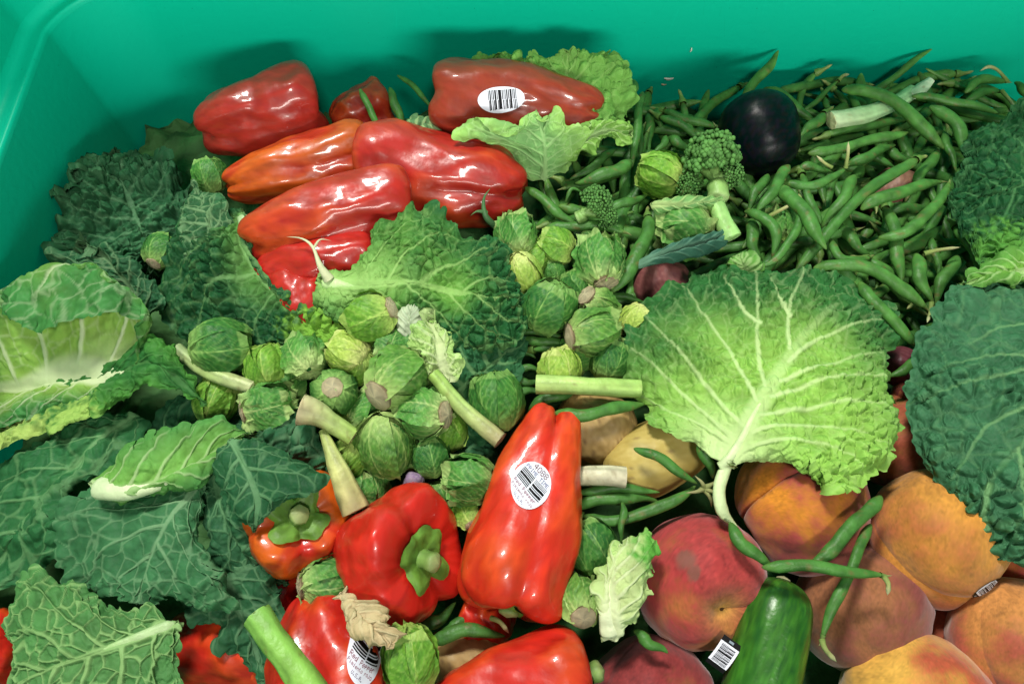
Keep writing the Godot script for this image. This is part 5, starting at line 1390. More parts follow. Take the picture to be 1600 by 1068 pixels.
	leaf("savoy_leaf", "dark folded leaf holding the large smooth sprout", "cabbage leaf", "savoy cabbage leaves",
		[Vector3(-0.1781, 0.046, -0.074), Vector3(-0.1718, 0.05, -0.0448), Vector3(-0.1561, 0.048, -0.0205), Vector3(-0.1309, 0.046, 0.0008), Vector3(-0.0988, 0.044, 0.0181)],
		[Vector3(-0.1988, 0.042, -0.0806), Vector3(-0.2145, 0.04, -0.0704), Vector3(-0.2231, 0.038, -0.0471), Vector3(-0.2293, 0.036, -0.0245), Vector3(-0.2179, 0.034, 0.0041), Vector3(-0.1875, 0.034, 0.0216), Vector3(-0.1498, 0.036, 0.031), Vector3(-0.1175, 0.04, 0.0292)],
		[Vector3(-0.1704, 0.048, -0.0653), Vector3(-0.1651, 0.05, -0.0378), Vector3(-0.1471, 0.049, -0.0155), Vector3(-0.1244, 0.048, 0.0009), Vector3(-0.1062, 0.046, 0.0104)],
		{"n": 140, "m": 151, "blister": 0.0050, "cell": 0.0082, "nvein": 5.5, "va": 0.2, "pale": 0.10, "spread": 0.30, "c_in": Color(0.09, 0.22, 0.05), "c_out": Color(0.016, 0.075, 0.026), "c_vein": Color(0.20, 0.38, 0.14), "veinc": 0.6, "seed": 7, "ribw": 0.004, "stalk": 0.004, "stalk_to": 0.3, "net": 0.35, "patch": [[Vector3(-0.1079, 0.045, 0.0155), 0.025, Color(0.18, 0.38, 0.05)]], "crease": 0.45})
	leaf("savoy_leaf", "wrinkled grey green leaf standing beside the folded leaf", "cabbage leaf", "savoy cabbage leaves",
		[Vector3(-0.1871, 0.042, -0.033), Vector3(-0.1922, 0.048, -0.0531), Vector3(-0.2023, 0.05, -0.0763), Vector3(-0.2132, 0.048, -0.0958)],
		[Vector3(-0.2128, 0.036, -0.0363), Vector3(-0.2148, 0.042, -0.0568), Vector3(-0.2153, 0.046, -0.0789)], [Vector3(-0.1712, 0.044, -0.0412), Vector3(-0.1784, 0.048, -0.0628), Vector3(-0.1932, 0.05, -0.0773)],
		{"n": 90, "m": 91, "cell": 0.007, "pale": 0.02, "spread": 0.2, "c_in": Color(0.05, 0.14, 0.055), "c_out": Color(0.03, 0.10, 0.04), "c_vein": Color(0.20, 0.33, 0.16), "seed": 8, "net": 0.9, "net_size": 1.3})
	# left
	leaf("savoy_leaf", "pale curled leaf with a white rib folded over itself at the left", "cabbage leaf", "savoy cabbage leaves",
		[Vector3(-0.2263, 0.054, 0.0461), Vector3(-0.2482, 0.046, 0.0439), Vector3(-0.2729, 0.042, 0.0457), Vector3(-0.3018, 0.038, 0.0475), Vector3(-0.3341, 0.036, 0.0476)],
		[Vector3(-0.2106, 0.076, 0.0252), Vector3(-0.2146, 0.08, 0.0178), Vector3(-0.2315, 0.082, 0.0188), Vector3(-0.2502, 0.08, 0.021), Vector3(-0.2681, 0.078, 0.0265), Vector3(-0.2795, 0.076, 0.0224), Vector3(-0.3, 0.07, 0.0081), Vector3(-0.322, 0.06, 0.0201)],
		[Vector3(-0.2316, 0.052, 0.0541), Vector3(-0.2463, 0.05, 0.0597), Vector3(-0.2689, 0.048, 0.0638), Vector3(-0.289, 0.048, 0.0723), Vector3(-0.3131, 0.044, 0.075)],
		{"mid_left": [Vector3(-0.2156, 0.062, 0.021), Vector3(-0.2187, 0.072, 0.007), Vector3(-0.2299, 0.082, -0.0041), Vector3(-0.2436, 0.086, -0.012), Vector3(-0.2641, 0.082, -0.0108), Vector3(-0.2834, 0.078, -0.0046), Vector3(-0.3005, 0.072, 0.0016), Vector3(-0.3198, 0.064, 0.0052)],
		"n": 150, "m": 191, "blister": 0.0020, "cell": 0.0095, "nvein": 6.0, "va": 0.2, "vw": 0.0014, "ribw": 0.010, "ribh": 0.002, "pale": 0.42, "spread": 0.50, "c_in": Color(0.24, 0.40, 0.07), "c_out": Color(0.045, 0.175, 0.045), "c_vein": Color(0.62, 0.68, 0.46), "veinc": 0.8, "seed": 9, "ruffle": 0.006, "frill": 0.003, "net": 0.30, "net_size": 1.6, "wave": 0.003})
	leaf("savoy_leaf", "green leaf with a yellow frilled edge under the curled leaf", "cabbage leaf", "savoy cabbage leaves",
		[Vector3(-0.3293, 0.03, 0.0779), Vector3(-0.283, 0.038, 0.0605), Vector3(-0.2425, 0.048, 0.0479), Vector3(-0.2083, 0.064, 0.0404), Vector3(-0.1773, 0.052, 0.062)],
		[Vector3(-0.3166, 0.034, 0.0592), Vector3(-0.2794, 0.038, 0.0442), Vector3(-0.2434, 0.046, 0.0307), Vector3(-0.2198, 0.064, 0.0198), Vector3(-0.2071, 0.066, 0.0227), Vector3(-0.1886, 0.062, 0.042)],
		[Vector3(-0.3059, 0.044, 0.0872), Vector3(-0.2744, 0.05, 0.0813), Vector3(-0.2489, 0.053, 0.0738), Vector3(-0.2265, 0.058, 0.064), Vector3(-0.2133, 0.062, 0.0553), Vector3(-0.1948, 0.062, 0.0584)],
		{"n": 130, "m": 121, "blister": 0.0028, "cell": 0.0078, "pale": 0.0, "spread": 0.9, "c_in": Color(0.028, 0.13, 0.032), "c_out": Color(0.075, 0.23, 0.035), "c_vein": Color(0.13, 0.28, 0.09), "veinc": 0.4, "seed": 10, "ruffle": 0.007, "frill": 0.004, "patch": [[Vector3(-0.2834, 0.046, 0.0839), 0.018, Color(0.34, 0.47, 0.12)], [Vector3(-0.2497, 0.052, 0.0728), 0.014, Color(0.28, 0.44, 0.10)]]})
	leaf("savoy_leaf", "dark curled leaf behind the pale curled one", "cabbage leaf", "savoy cabbage leaves",
		[Vector3(-0.2295, 0.038, 0.0015), Vector3(-0.238, 0.048, -0.0137), Vector3(-0.2527, 0.054, -0.0309), Vector3(-0.2723, 0.056, -0.0427)],
		[Vector3(-0.2602, 0.034, -0.0004), Vector3(-0.281, 0.038, -0.012), Vector3(-0.2939, 0.044, -0.0319), Vector3(-0.2888, 0.05, -0.0415)], [Vector3(-0.2201, 0.04, -0.0065), Vector3(-0.2243, 0.046, -0.0234), Vector3(-0.2394, 0.054, -0.0346), Vector3(-0.2541, 0.058, -0.0378)],
		{"n": 100, "m": 111, "cell": 0.0075, "pale": 0.02, "spread": 0.25, "c_in": Color(0.040, 0.130, 0.055), "c_out": Color(0.028, 0.104, 0.045), "c_vein": Color(0.17, 0.28, 0.14), "seed": 11, "net": 0.7, "net_size": 1.4, "ruffle": 0.008})
	leaf("kale_leaf", "dark crinkled kale leaf against the wall at the back", "kale leaf", "kale leaves on the left side",
		[Vector3(-0.2457, 0.014, -0.0484), Vector3(-0.2574, 0.018, -0.0766), Vector3(-0.2731, 0.022, -0.1057), Vector3(-0.2849, 0.026, -0.1369)],
		[Vector3(-0.2889, 0.02, -0.0402), Vector3(-0.3092, 0.025, -0.0571), Vector3(-0.3137, 0.027, -0.0838), Vector3(-0.3028, 0.029, -0.1062), Vector3(-0.2968, 0.029, -0.1252)],
		[Vector3(-0.2142, 0.01, -0.0608), Vector3(-0.2193, 0.01, -0.0976), Vector3(-0.2383, 0.012, -0.1266), Vector3(-0.2637, 0.018, -0.1391)],
		{"n": 130, "m": 141, "blister": 0.0065, "cell": 0.010, "pale": 0.02, "spread": 0.2, "c_in": Color(0.034, 0.115, 0.048), "c_out": Color(0.026, 0.098, 0.042), "c_vein": Color(0.10, 0.22, 0.11), "seed": 12, "wave": 0.011, "ruffle": 0.013, "frill": 0.006, "net": 0.5, "crease": 0.45})
	# lower left
	leaf("kale_leaf", "broad green leaf along the left edge below the frilled one", "kale leaf", "kale leaves on the left side",
		[Vector3(-0.2251, 0.034, 0.0632), Vector3(-0.2422, 0.04, 0.0846), Vector3(-0.2606, 0.042, 0.1111), Vector3(-0.2774, 0.038, 0.1387), Vector3(-0.3036, 0.03, 0.1651)],
		[Vector3(-0.2487, 0.036, 0.0647), Vector3(-0.2743, 0.038, 0.0802), Vector3(-0.2989, 0.036, 0.0912), Vector3(-0.3177, 0.032, 0.1127)],
		[Vector3(-0.2152, 0.036, 0.0698), Vector3(-0.2277, 0.042, 0.0957), Vector3(-0.2473, 0.045, 0.1117), Vector3(-0.2461, 0.044, 0.1396), Vector3(-0.2636, 0.04, 0.16)],
		{"n": 130, "m": 131, "blister": 0.0022, "cell": 0.011, "nvein": 6.0, "pale": 0.04, "spread": 0.3, "c_in": Color(0.05, 0.18, 0.06), "c_out": Color(0.026, 0.115, 0.040), "c_vein": Color(0.18, 0.35, 0.15), "veinc": 0.7, "seed": 14, "net": 0.6, "ruffle": 0.004})
	leaf("kale_leaf", "grey green veined kale leaf with ragged lobes, lower left", "kale leaf", "kale leaves on the left side",
		[Vector3(-0.1694, 0.058, 0.1046), Vector3(-0.1782, 0.064, 0.1259), Vector3(-0.1872, 0.062, 0.1454), Vector3(-0.1933, 0.056, 0.1709)],
		[Vector3(-0.1925, 0.056, 0.1041), Vector3(-0.2178, 0.054, 0.1143), Vector3(-0.2421, 0.052, 0.1174), Vector3(-0.244, 0.05, 0.1404), Vector3(-0.2412, 0.048, 0.1594), Vector3(-0.2181, 0.052, 0.1652)],
		[Vector3(-0.1639, 0.058, 0.1214), Vector3(-0.1676, 0.058, 0.1402), Vector3(-0.157, 0.056, 0.1563), Vector3(-0.141, 0.052, 0.1738), Vector3(-0.1626, 0.054, 0.1714), Vector3(-0.18, 0.055, 0.1683)],
		{"n": 140, "m": 151, "blister": 0.0016, "cell": 0.012, "nvein": 4.5, "va": 0.35, "vw": 0.0014, "pale": 0.06, "spread": 0.4, "c_in": Color(0.048, 0.160, 0.066), "c_out": Color(0.040, 0.140, 0.056), "c_vein": Color(0.22, 0.38, 0.20), "veinc": 0.8, "seed": 15, "net": 0.55, "net_size": 1.0, "frill": 0.005, "ruffle": 0.003, "wave": 0.004})
	leaf("kale_leaf", "dark kale flap folded over the stem up orange pepper", "kale leaf", "kale leaves on the left side",
		[Vector3(-0.1529, 0.068, 0.0886), Vector3(-0.1397, 0.076, 0.1064), Vector3(-0.1325, 0.078, 0.1219), Vector3(-0.1332, 0.072, 0.1358)],
		[Vector3(-0.1625, 0.064, 0.0964), Vector3(-0.1564, 0.068, 0.1148), Vector3(-0.1448, 0.07, 0.1309)],
		[Vector3(-0.1274, 0.072, 0.0932), Vector3(-0.1088, 0.074, 0.1007), Vector3(-0.0958, 0.076, 0.1115), Vector3(-0.1073, 0.078, 0.1209), Vector3(-0.1217, 0.076, 0.1287)],
		{"n": 120, "m": 141, "blister": 0.0020, "cell": 0.010, "nvein": 4.0, "pale": 0.03, "spread": 0.3, "c_in": Color(0.030, 0.115, 0.048), "c_out": Color(0.022, 0.088, 0.036), "c_vein": Color(0.16, 0.32, 0.15), "veinc": 0.75, "seed": 16, "net": 0.5, "net_size": 1.2, "ruffle": 0.003, "frill": 0.002, "wave": 0.003})
	leaf("kale_leaf", "dark kale leaf curving round the left of the stem up pepper", "kale leaf", "kale leaves on the left side",
		[Vector3(-0.1679, 0.05, 0.0954), Vector3(-0.1566, 0.054, 0.124), Vector3(-0.142, 0.044, 0.147), Vector3(-0.1232, 0.036, 0.1596)],
		[Vector3(-0.1746, 0.05, 0.1092), Vector3(-0.1697, 0.048, 0.1306), Vector3(-0.1577, 0.044, 0.1514), Vector3(-0.1393, 0.04, 0.161)],
		[Vector3(-0.1542, 0.054, 0.1029), Vector3(-0.144, 0.058, 0.1248), Vector3(-0.1421, 0.052, 0.138), Vector3(-0.1288, 0.044, 0.1524)],
		{"n": 110, "m": 101, "blister": 0.0020, "cell": 0.010, "nvein": 4.0, "pale": 0.03, "spread": 0.3, "c_in": Color(0.040, 0.130, 0.055), "c_out": Color(0.028, 0.104, 0.045), "c_vein": Color(0.12, 0.26, 0.12), "veinc": 0.75, "seed": 36, "net": 0.8, "net_size": 1.2, "ruffle": 0.004})
	leaf("kale_leaf", "dark kale leaf hanging behind the green stalk", "kale leaf", "kale leaves on the left side",
		[Vector3(-0.1643, 0.044, 0.143), Vector3(-0.151, 0.042, 0.166), Vector3(-0.14, 0.036, 0.185), Vector3(-0.132, 0.028, 0.2076)],
		[Vector3(-0.1767, 0.042, 0.1562), Vector3(-0.1727, 0.04, 0.1724), Vector3(-0.1556, 0.036, 0.1834), Vector3(-0.1497, 0.032, 0.1976)], [Vector3(-0.1313, 0.046, 0.15), Vector3(-0.1209, 0.044, 0.1662), Vector3(-0.1232, 0.038, 0.1835), Vector3(-0.1276, 0.032, 0.1976)],
		{"n": 110, "m": 101, "cell": 0.011, "pale": 0.02, "spread": 0.25, "c_in": Color(0.040, 0.130, 0.055), "c_out": Color(0.028, 0.104, 0.045), "c_vein": Color(0.13, 0.26, 0.13), "seed": 17, "net": 0.7, "ruffle": 0.008})
	leaf("savoy_leaf", "upturned leaf with strong pale veins in the lower corner", "cabbage leaf", "savoy cabbage leaves",
		[Vector3(-0.1675, 0.062, 0.181), Vector3(-0.1843, 0.068, 0.1878), Vector3(-0.2032, 0.068, 0.1947), Vector3(-0.2271, 0.064, 0.2022), Vector3(-0.2518, 0.058, 0.2121)],
		[Vector3(-0.1824, 0.064, 0.1745), Vector3(-0.2065, 0.062, 0.1719), Vector3(-0.2312, 0.058, 0.1594), Vector3(-0.2539, 0.056, 0.1537), Vector3(-0.2607, 0.056, 0.1671), Vector3(-0.2594, 0.056, 0.1841), Vector3(-0.2504, 0.056, 0.2005)],
		[Vector3(-0.1644, 0.062, 0.1947), Vector3(-0.1641, 0.06, 0.212), Vector3(-0.173, 0.058, 0.2288), Vector3(-0.2037, 0.056, 0.2345), Vector3(-0.2305, 0.056, 0.2262)],
		{"n": 150, "m": 161, "blister": -0.0016, "cell": 0.0095, "nvein": 5.5, "va": 0.30, "vw": 0.0020, "vh": 0.0018, "ribw": 0.0055, "ribh": 0.0025, "pale": 0.05, "spread": 0.4, "c_in": Color(0.09, 0.22, 0.07), "c_out": Color(0.07, 0.20, 0.06), "c_vein": Color(0.28, 0.45, 0.17), "veinc": 0.9, "seed": 18, "net": 1.0, "net_size": 1.3, "frill": 0.005, "ruffle": 0.004, "stalk": 0.0035, "stalk_to": 0.6})
	leaf("lettuce_leaf", "pale narrow romaine leaf with a thick white rib", "lettuce leaf", "",
		[Vector3(-0.2263, 0.066, 0.1109), Vector3(-0.2002, 0.072, 0.116), Vector3(-0.1759, 0.07, 0.106), Vector3(-0.1599, 0.064, 0.0911), Vector3(-0.1465, 0.06, 0.0827)],
		[Vector3(-0.2211, 0.068, 0.102), Vector3(-0.201, 0.07, 0.0909), Vector3(-0.1822, 0.07, 0.0798), Vector3(-0.1634, 0.066, 0.0748), Vector3(-0.152, 0.062, 0.0773)],
		[Vector3(-0.2173, 0.064, 0.1177), Vector3(-0.1989, 0.066, 0.1195), Vector3(-0.1725, 0.064, 0.1095), Vector3(-0.1573, 0.06, 0.0943)],
		{"n": 110, "m": 81, "blister": 0.0016, "cell": 0.009, "nvein": 7.0, "pale": 0.16, "spread": 0.7, "c_in": Color(0.16, 0.36, 0.07), "c_out": Color(0.06, 0.20, 0.05), "c_vein": Color(0.50, 0.60, 0.34), "veinc": 0.6, "seed": 19, "stalk": 0.0065, "stalk_to": 0.8, "ribw": 0.006, "ruffle": 0.006})
	leaf("kale_leaf", "small dark curly kale leaf below the stalk end", "kale leaf", "kale leaves on the left side",
		[Vector3(-0.1044, 0.034, 0.0982), Vector3(-0.115, 0.042, 0.0851), Vector3(-0.1301, 0.044, 0.078), Vector3(-0.1487, 0.04, 0.0738)], [Vector3(-0.1108, 0.038, 0.0802), Vector3(-0.1287, 0.04, 0.0671), Vector3(-0.144, 0.04, 0.0659)], [Vector3(-0.1182, 0.038, 0.0992), Vector3(-0.1328, 0.042, 0.0908), Vector3(-0.1453, 0.04, 0.0846)],
		{"n": 80, "m": 81, "cell": 0.007, "blister": 0.003, "pale": 0.02, "spread": 0.2, "c_in": Color(0.040, 0.130, 0.055), "c_out": Color(0.028, 0.104, 0.045), "c_vein": Color(0.12, 0.24, 0.12), "seed": 20, "wave": 0.008, "ruffle": 0.012, "net": 0.5})
	leaf("kale_leaf", "dark kale leaf in shade between romaine and sprouts", "kale leaf", "kale leaves on the left side",
		[Vector3(-0.2228, 0.024, 0.0881), Vector3(-0.2036, 0.03, 0.074), Vector3(-0.1855, 0.032, 0.0626), Vector3(-0.1637, 0.03, 0.0579)], [Vector3(-0.2279, 0.024, 0.0723), Vector3(-0.2122, 0.028, 0.0531), Vector3(-0.185, 0.03, 0.0464)], [Vector3(-0.2051, 0.026, 0.0964), Vector3(-0.1793, 0.03, 0.0819), Vector3(-0.1537, 0.03, 0.074)],
		{"n": 80, "m": 81, "cell": 0.009, "pale": 0.02, "spread": 0.2, "c_in": Color(0.040, 0.130, 0.055), "c_out": Color(0.028, 0.104, 0.045), "c_vein": Color(0.10, 0.22, 0.10), "seed": 21, "ruffle": 0.010})
	leaf("kale_leaf", "dark leaf in shade below the lower sprouts", "kale leaf", "kale leaves on the left side",
		[Vector3(-0.0304, 0.022, 0.1031), Vector3(-0.0381, 0.028, 0.0891), Vector3(-0.0384, 0.03, 0.074), Vector3(-0.0312, 0.03, 0.0579)], [Vector3(-0.061, 0.02, 0.1065), Vector3(-0.0636, 0.024, 0.0842), Vector3(-0.0546, 0.028, 0.0613)], [Vector3(-0.0076, 0.024, 0.0959), Vector3(-0.0115, 0.028, 0.0774), Vector3(-0.0155, 0.03, 0.062)],
		{"n": 80, "m": 81, "cell": 0.0075, "blister": 0.003, "pale": 0.02, "spread": 0.2, "c_in": Color(0.040, 0.130, 0.055), "c_out": Color(0.028, 0.104, 0.045), "c_vein": Color(0.10, 0.22, 0.10), "seed": 22})
	# back
	leaf("savoy_leaf", "bright frilled savoy leaf standing behind the stickered pepper", "cabbage leaf", "savoy cabbage leaves",
		[Vector3(0.0228, 0.032, -0.1395), Vector3(0.032, 0.05, -0.15), Vector3(0.0372, 0.062, -0.1703), Vector3(0.039, 0.068, -0.1881)],
		[Vector3(-0.0137, 0.034, -0.1464), Vector3(-0.0316, 0.05, -0.1669), Vector3(-0.0349, 0.062, -0.1858), Vector3(-0.0134, 0.066, -0.1936), Vector3(0.0067, 0.064, -0.1856), Vector3(0.0169, 0.067, -0.1891)],
		[Vector3(0.0495, 0.038, -0.1365), Vector3(0.0734, 0.044, -0.1361), Vector3(0.0853, 0.048, -0.1573), Vector3(0.0801, 0.058, -0.1827), Vector3(0.0648, 0.066, -0.1936)],
		{"n": 140, "m": 151, "blister": 0.0045, "cell": 0.0100, "pale": 0.02, "spread": 0.2, "c_in": Color(0.075, 0.21, 0.05), "c_out": Color(0.13, 0.30, 0.06), "c_vein": Color(0.28, 0.44, 0.14), "veinc": 0.5, "seed": 23, "ruffle": 0.010, "frill": 0.005, "wave": 0.005})
	leaf("savoy_leaf", "light green upturned leaf in front of the stickered pepper", "cabbage leaf", "savoy cabbage leaves",
		[Vector3(0.0224, 0.03, -0.1098), Vector3(0.0226, 0.046, -0.1124), Vector3(0.0212, 0.062, -0.1185), Vector3(0.016, 0.074, -0.1338)],
		[Vector3(0, 0.032, -0.1159), Vector3(-0.0122, 0.05, -0.1216), Vector3(-0.0277, 0.06, -0.119), Vector3(-0.0397, 0.066, -0.1205), Vector3(-0.0252, 0.072, -0.1302), Vector3(-0.0134, 0.07, -0.1193), Vector3(0, 0.07, -0.1162), Vector3(0.0075, 0.074, -0.1296)],
		[Vector3(0.0392, 0.034, -0.1144), Vector3(0.0459, 0.048, -0.1231), Vector3(0.054, 0.058, -0.1296), Vector3(0.0371, 0.07, -0.1267), Vector3(0.0303, 0.074, -0.1359), Vector3(0.0231, 0.072, -0.126)],
		{"n": 110, "m": 121, "blister": -0.0010, "cell": 0.008, "nvein": 5.0, "va": 0.2, "pale": 0.08, "spread": 0.7, "c_in": Color(0.17, 0.36, 0.12), "c_out": Color(0.26, 0.46, 0.11), "c_vein": Color(0.34, 0.52, 0.22), "veinc": 0.6, "seed": 24, "ruffle": 0.004, "frill": 0.002, "net": 0.7, "net_size": 1.4, "wave": 0.002})
	leaf("savoy_leaf", "frilly leaf edge hanging at the end of the stickered pepper", "cabbage leaf", "savoy cabbage leaves",
		[Vector3(0.0352, 0.044, -0.1219), Vector3(0.0504, 0.05, -0.1291), Vector3(0.0657, 0.052, -0.1345), Vector3(0.0817, 0.048, -0.1362)], [Vector3(0.039, 0.056, -0.1313), Vector3(0.0564, 0.058, -0.1366), Vector3(0.072, 0.056, -0.1394)], [Vector3(0.0463, 0.042, -0.1202), Vector3(0.0639, 0.046, -0.1285), Vector3(0.0752, 0.046, -0.1323)],
		{"n": 80, "m": 71, "cell": 0.007, "blister": 0.003, "pale": 0.02, "spread": 0.3, "c_in": Color(0.09, 0.24, 0.06), "c_out": Color(0.18, 0.36, 0.07), "seed": 25, "ruffle": 0.010})
	leaf("savoy_leaf", "pale leaf scrap tucked behind the long red pepper", "cabbage leaf", "savoy cabbage leaves",
		[Vector3(-0.0791, 0.036, -0.138), Vector3(-0.065, 0.042, -0.141), Vector3(-0.0517, 0.044, -0.1483)], [Vector3(-0.072, 0.042, -0.1455), Vector3(-0.0592, 0.046, -0.15)], [Vector3(-0.0675, 0.038, -0.1365), Vector3(-0.054, 0.04, -0.1404)],
		{"n": 50, "m": 41, "cell": 0.006, "pale": 0.1, "c_in": Color(0.16, 0.30, 0.14), "c_out": Color(0.10, 0.22, 0.09), "seed": 26})
	# small pale pieces
	leaf("cabbage_scrap", "cut pale leaf with a white rib lying against the crimson peach", "cabbage leaf", "",
		[Vector3(0.0512, 0.056, 0.1887), Vector3(0.0493, 0.062, 0.1737), Vector3(0.0509, 0.064, 0.1584), Vector3(0.059, 0.06, 0.1418)],
		[Vector3(0.0449, 0.054, 0.1892), Vector3(0.0435, 0.056, 0.1734), Vector3(0.0454, 0.058, 0.1562), Vector3(0.0524, 0.058, 0.1432)],
		[Vector3(0.0663, 0.062, 0.1768), Vector3(0.0716, 0.064, 0.1662), Vector3(0.0738, 0.068, 0.1541), Vector3(0.0778, 0.066, 0.142), Vector3(0.0705, 0.064, 0.1365)],
		{"n": 100, "m": 101, "blister": 0.0018, "cell": 0.0075, "pale": 0.12, "spread": 0.9, "c_in": Color(0.48, 0.58, 0.26), "c_out": Color(0.24, 0.44, 0.10), "c_vein": Color(0.62, 0.68, 0.42), "seed": 27, "stalk": 0.006, "stalk_to": 0.9, "ribw": 0.013, "ruffle": 0.010, "patch": [[Vector3(0.075, 0.068, 0.1468), 0.010, Color(0.10, 0.32, 0.05)]]})
	leaf("cabbage_scrap", "crumpled pale green scrap beside the broad based sprout", "cabbage leaf", "",
		[Vector3(-0.0378, 0.05, 0.0446), Vector3(-0.0418, 0.06, 0.0364), Vector3(-0.0436, 0.062, 0.0251), Vector3(-0.0505, 0.06, 0.0083)], [Vector3(-0.0496, 0.054, 0.0421), Vector3(-0.0579, 0.058, 0.0336), Vector3(-0.0587, 0.06, 0.0201)], [Vector3(-0.0319, 0.056, 0.0388), Vector3(-0.0309, 0.06, 0.0263), Vector3(-0.0379, 0.062, 0.0147)],
		{"n": 80, "m": 81, "blister": 0.004, "cell": 0.006, "pale": 0.1, "spread": 0.8, "c_in": Color(0.36, 0.50, 0.18), "c_out": Color(0.26, 0.46, 0.11), "c_vein": Color(0.55, 0.63, 0.36), "seed": 28, "ruffle": 0.008, "wave": 0.006, "net": 0.6})
	leaf("cabbage_scrap", "small whitish leaf piece between sprout and crumpled scrap", "cabbage leaf", "",
		[Vector3(-0.0617, 0.05, 0.0241), Vector3(-0.0615, 0.056, 0.0132), Vector3(-0.06, 0.058, 0.0005)], [Vector3(-0.0685, 0.052, 0.0207), Vector3(-0.0697, 0.056, 0.0056)], [Vector3(-0.0557, 0.052, 0.0228), Vector3(-0.0538, 0.058, 0.0087)],
		{"n": 50, "m": 41, "blister": 0.0006, "pale": 0.1, "c_in": Color(0.44, 0.52, 0.36), "c_out": Color(0.42, 0.50, 0.33), "c_vein": Color(0.5, 0.58, 0.42), "seed": 29, "veinc": 0.3, "frill": 0.0005, "ruffle": 0.0005, "wave": 0.0006, "net": 0.0})
	leaf("dry_leaf", "papery tan dry leaf over the deep red pepper", "dry leaf", "",
		[Vector3(-0.0869, 0.064, 0.1671), Vector3(-0.0756, 0.076, 0.177), Vector3(-0.0644, 0.08, 0.185), Vector3(-0.0568, 0.078, 0.1926)], [Vector3(-0.0734, 0.07, 0.1712), Vector3(-0.0587, 0.076, 0.177), Vector3(-0.0524, 0.078, 0.1849)], [Vector3(-0.0819, 0.072, 0.1788), Vector3(-0.0762, 0.078, 0.1878), Vector3(-0.0637, 0.08, 0.1937)],
		{"n": 70, "m": 61, "blister": 0.001, "cell": 0.01, "pale": 0.0, "c_in": Color(0.58, 0.47, 0.28), "c_out": Color(0.44, 0.34, 0.18), "c_vein": Color(0.52, 0.44, 0.26), "seed": 30, "wave": 0.002, "ruffle": 0.002, "frill": 0.006, "mat": M.dry})
	leaf("broccoli_leaf", "bright cut leaf base above the wrapped sprout", "broccoli leaf", "",
		[Vector3(0.0911, 0.052, -0.0749), Vector3(0.1069, 0.058, -0.0699), Vector3(0.1236, 0.058, -0.0719), Vector3(0.1393, 0.054, -0.0775)], [Vector3(0.0954, 0.056, -0.0762), Vector3(0.111, 0.06, -0.0744), Vector3(0.1282, 0.058, -0.0768)], [Vector3(0.096, 0.05, -0.0694), Vector3(0.1143, 0.052, -0.069), Vector3(0.1313, 0.052, -0.072)],
		{"n": 60, "m": 41, "blister": 0.0004, "pale": 0.0, "c_in": Color(0.20, 0.42, 0.16), "c_out": Color(0.16, 0.34, 0.10), "c_vein": Color(0.4, 0.5, 0.2), "seed": 31, "wave": 0.001, "ruffle": 0.001, "frill": 0.001})
	leaf("broccoli_leaf", "rolled blue green leaf curving below the wrapped sprout", "broccoli leaf", "",
		[Vector3(0.0796, 0.046, -0.0331), Vector3(0.0967, 0.054, -0.0364), Vector3(0.1196, 0.054, -0.0438), Vector3(0.1424, 0.05, -0.0558)], [Vector3(0.0896, 0.05, -0.0401), Vector3(0.1056, 0.054, -0.0457), Vector3(0.1271, 0.052, -0.0526)], [Vector3(0.0938, 0.046, -0.0326), Vector3(0.1125, 0.046, -0.0363), Vector3(0.134, 0.046, -0.0448)],
		{"n": 70, "m": 51, "blister": 0.0006, "cell": 0.008, "pale": 0.0, "bulge": 0.008, "c_in": Color(0.05, 0.14, 0.10), "c_out": Color(0.035, 0.11, 0.075), "c_vein": Color(0.12, 0.24, 0.16), "seed": 32, "wave": 0.001, "ruffle": 0.002, "frill": 0.001})
	leaf("savoy_leaf", "small curled leaf tip above the top edge of the big leaf", "cabbage leaf", "savoy cabbage leaves",
		[Vector3(0.1517, 0.036, -0.0316), Vector3(0.1477, 0.044, -0.0347), Vector3(0.1445, 0.046, -0.0401)], [Vector3(0.1366, 0.038, -0.0314), Vector3(0.1356, 0.044, -0.0365)], [Vector3(0.1595, 0.038, -0.0328), Vector3(0.1554, 0.044, -0.0375)],
		{"n": 40, "m": 41, "blister": 0.002, "cell": 0.006, "c_in": Color(0.12, 0.32, 0.05), "c_out": Color(0.10, 0.26, 0.05), "pale": 0.02, "seed": 33})

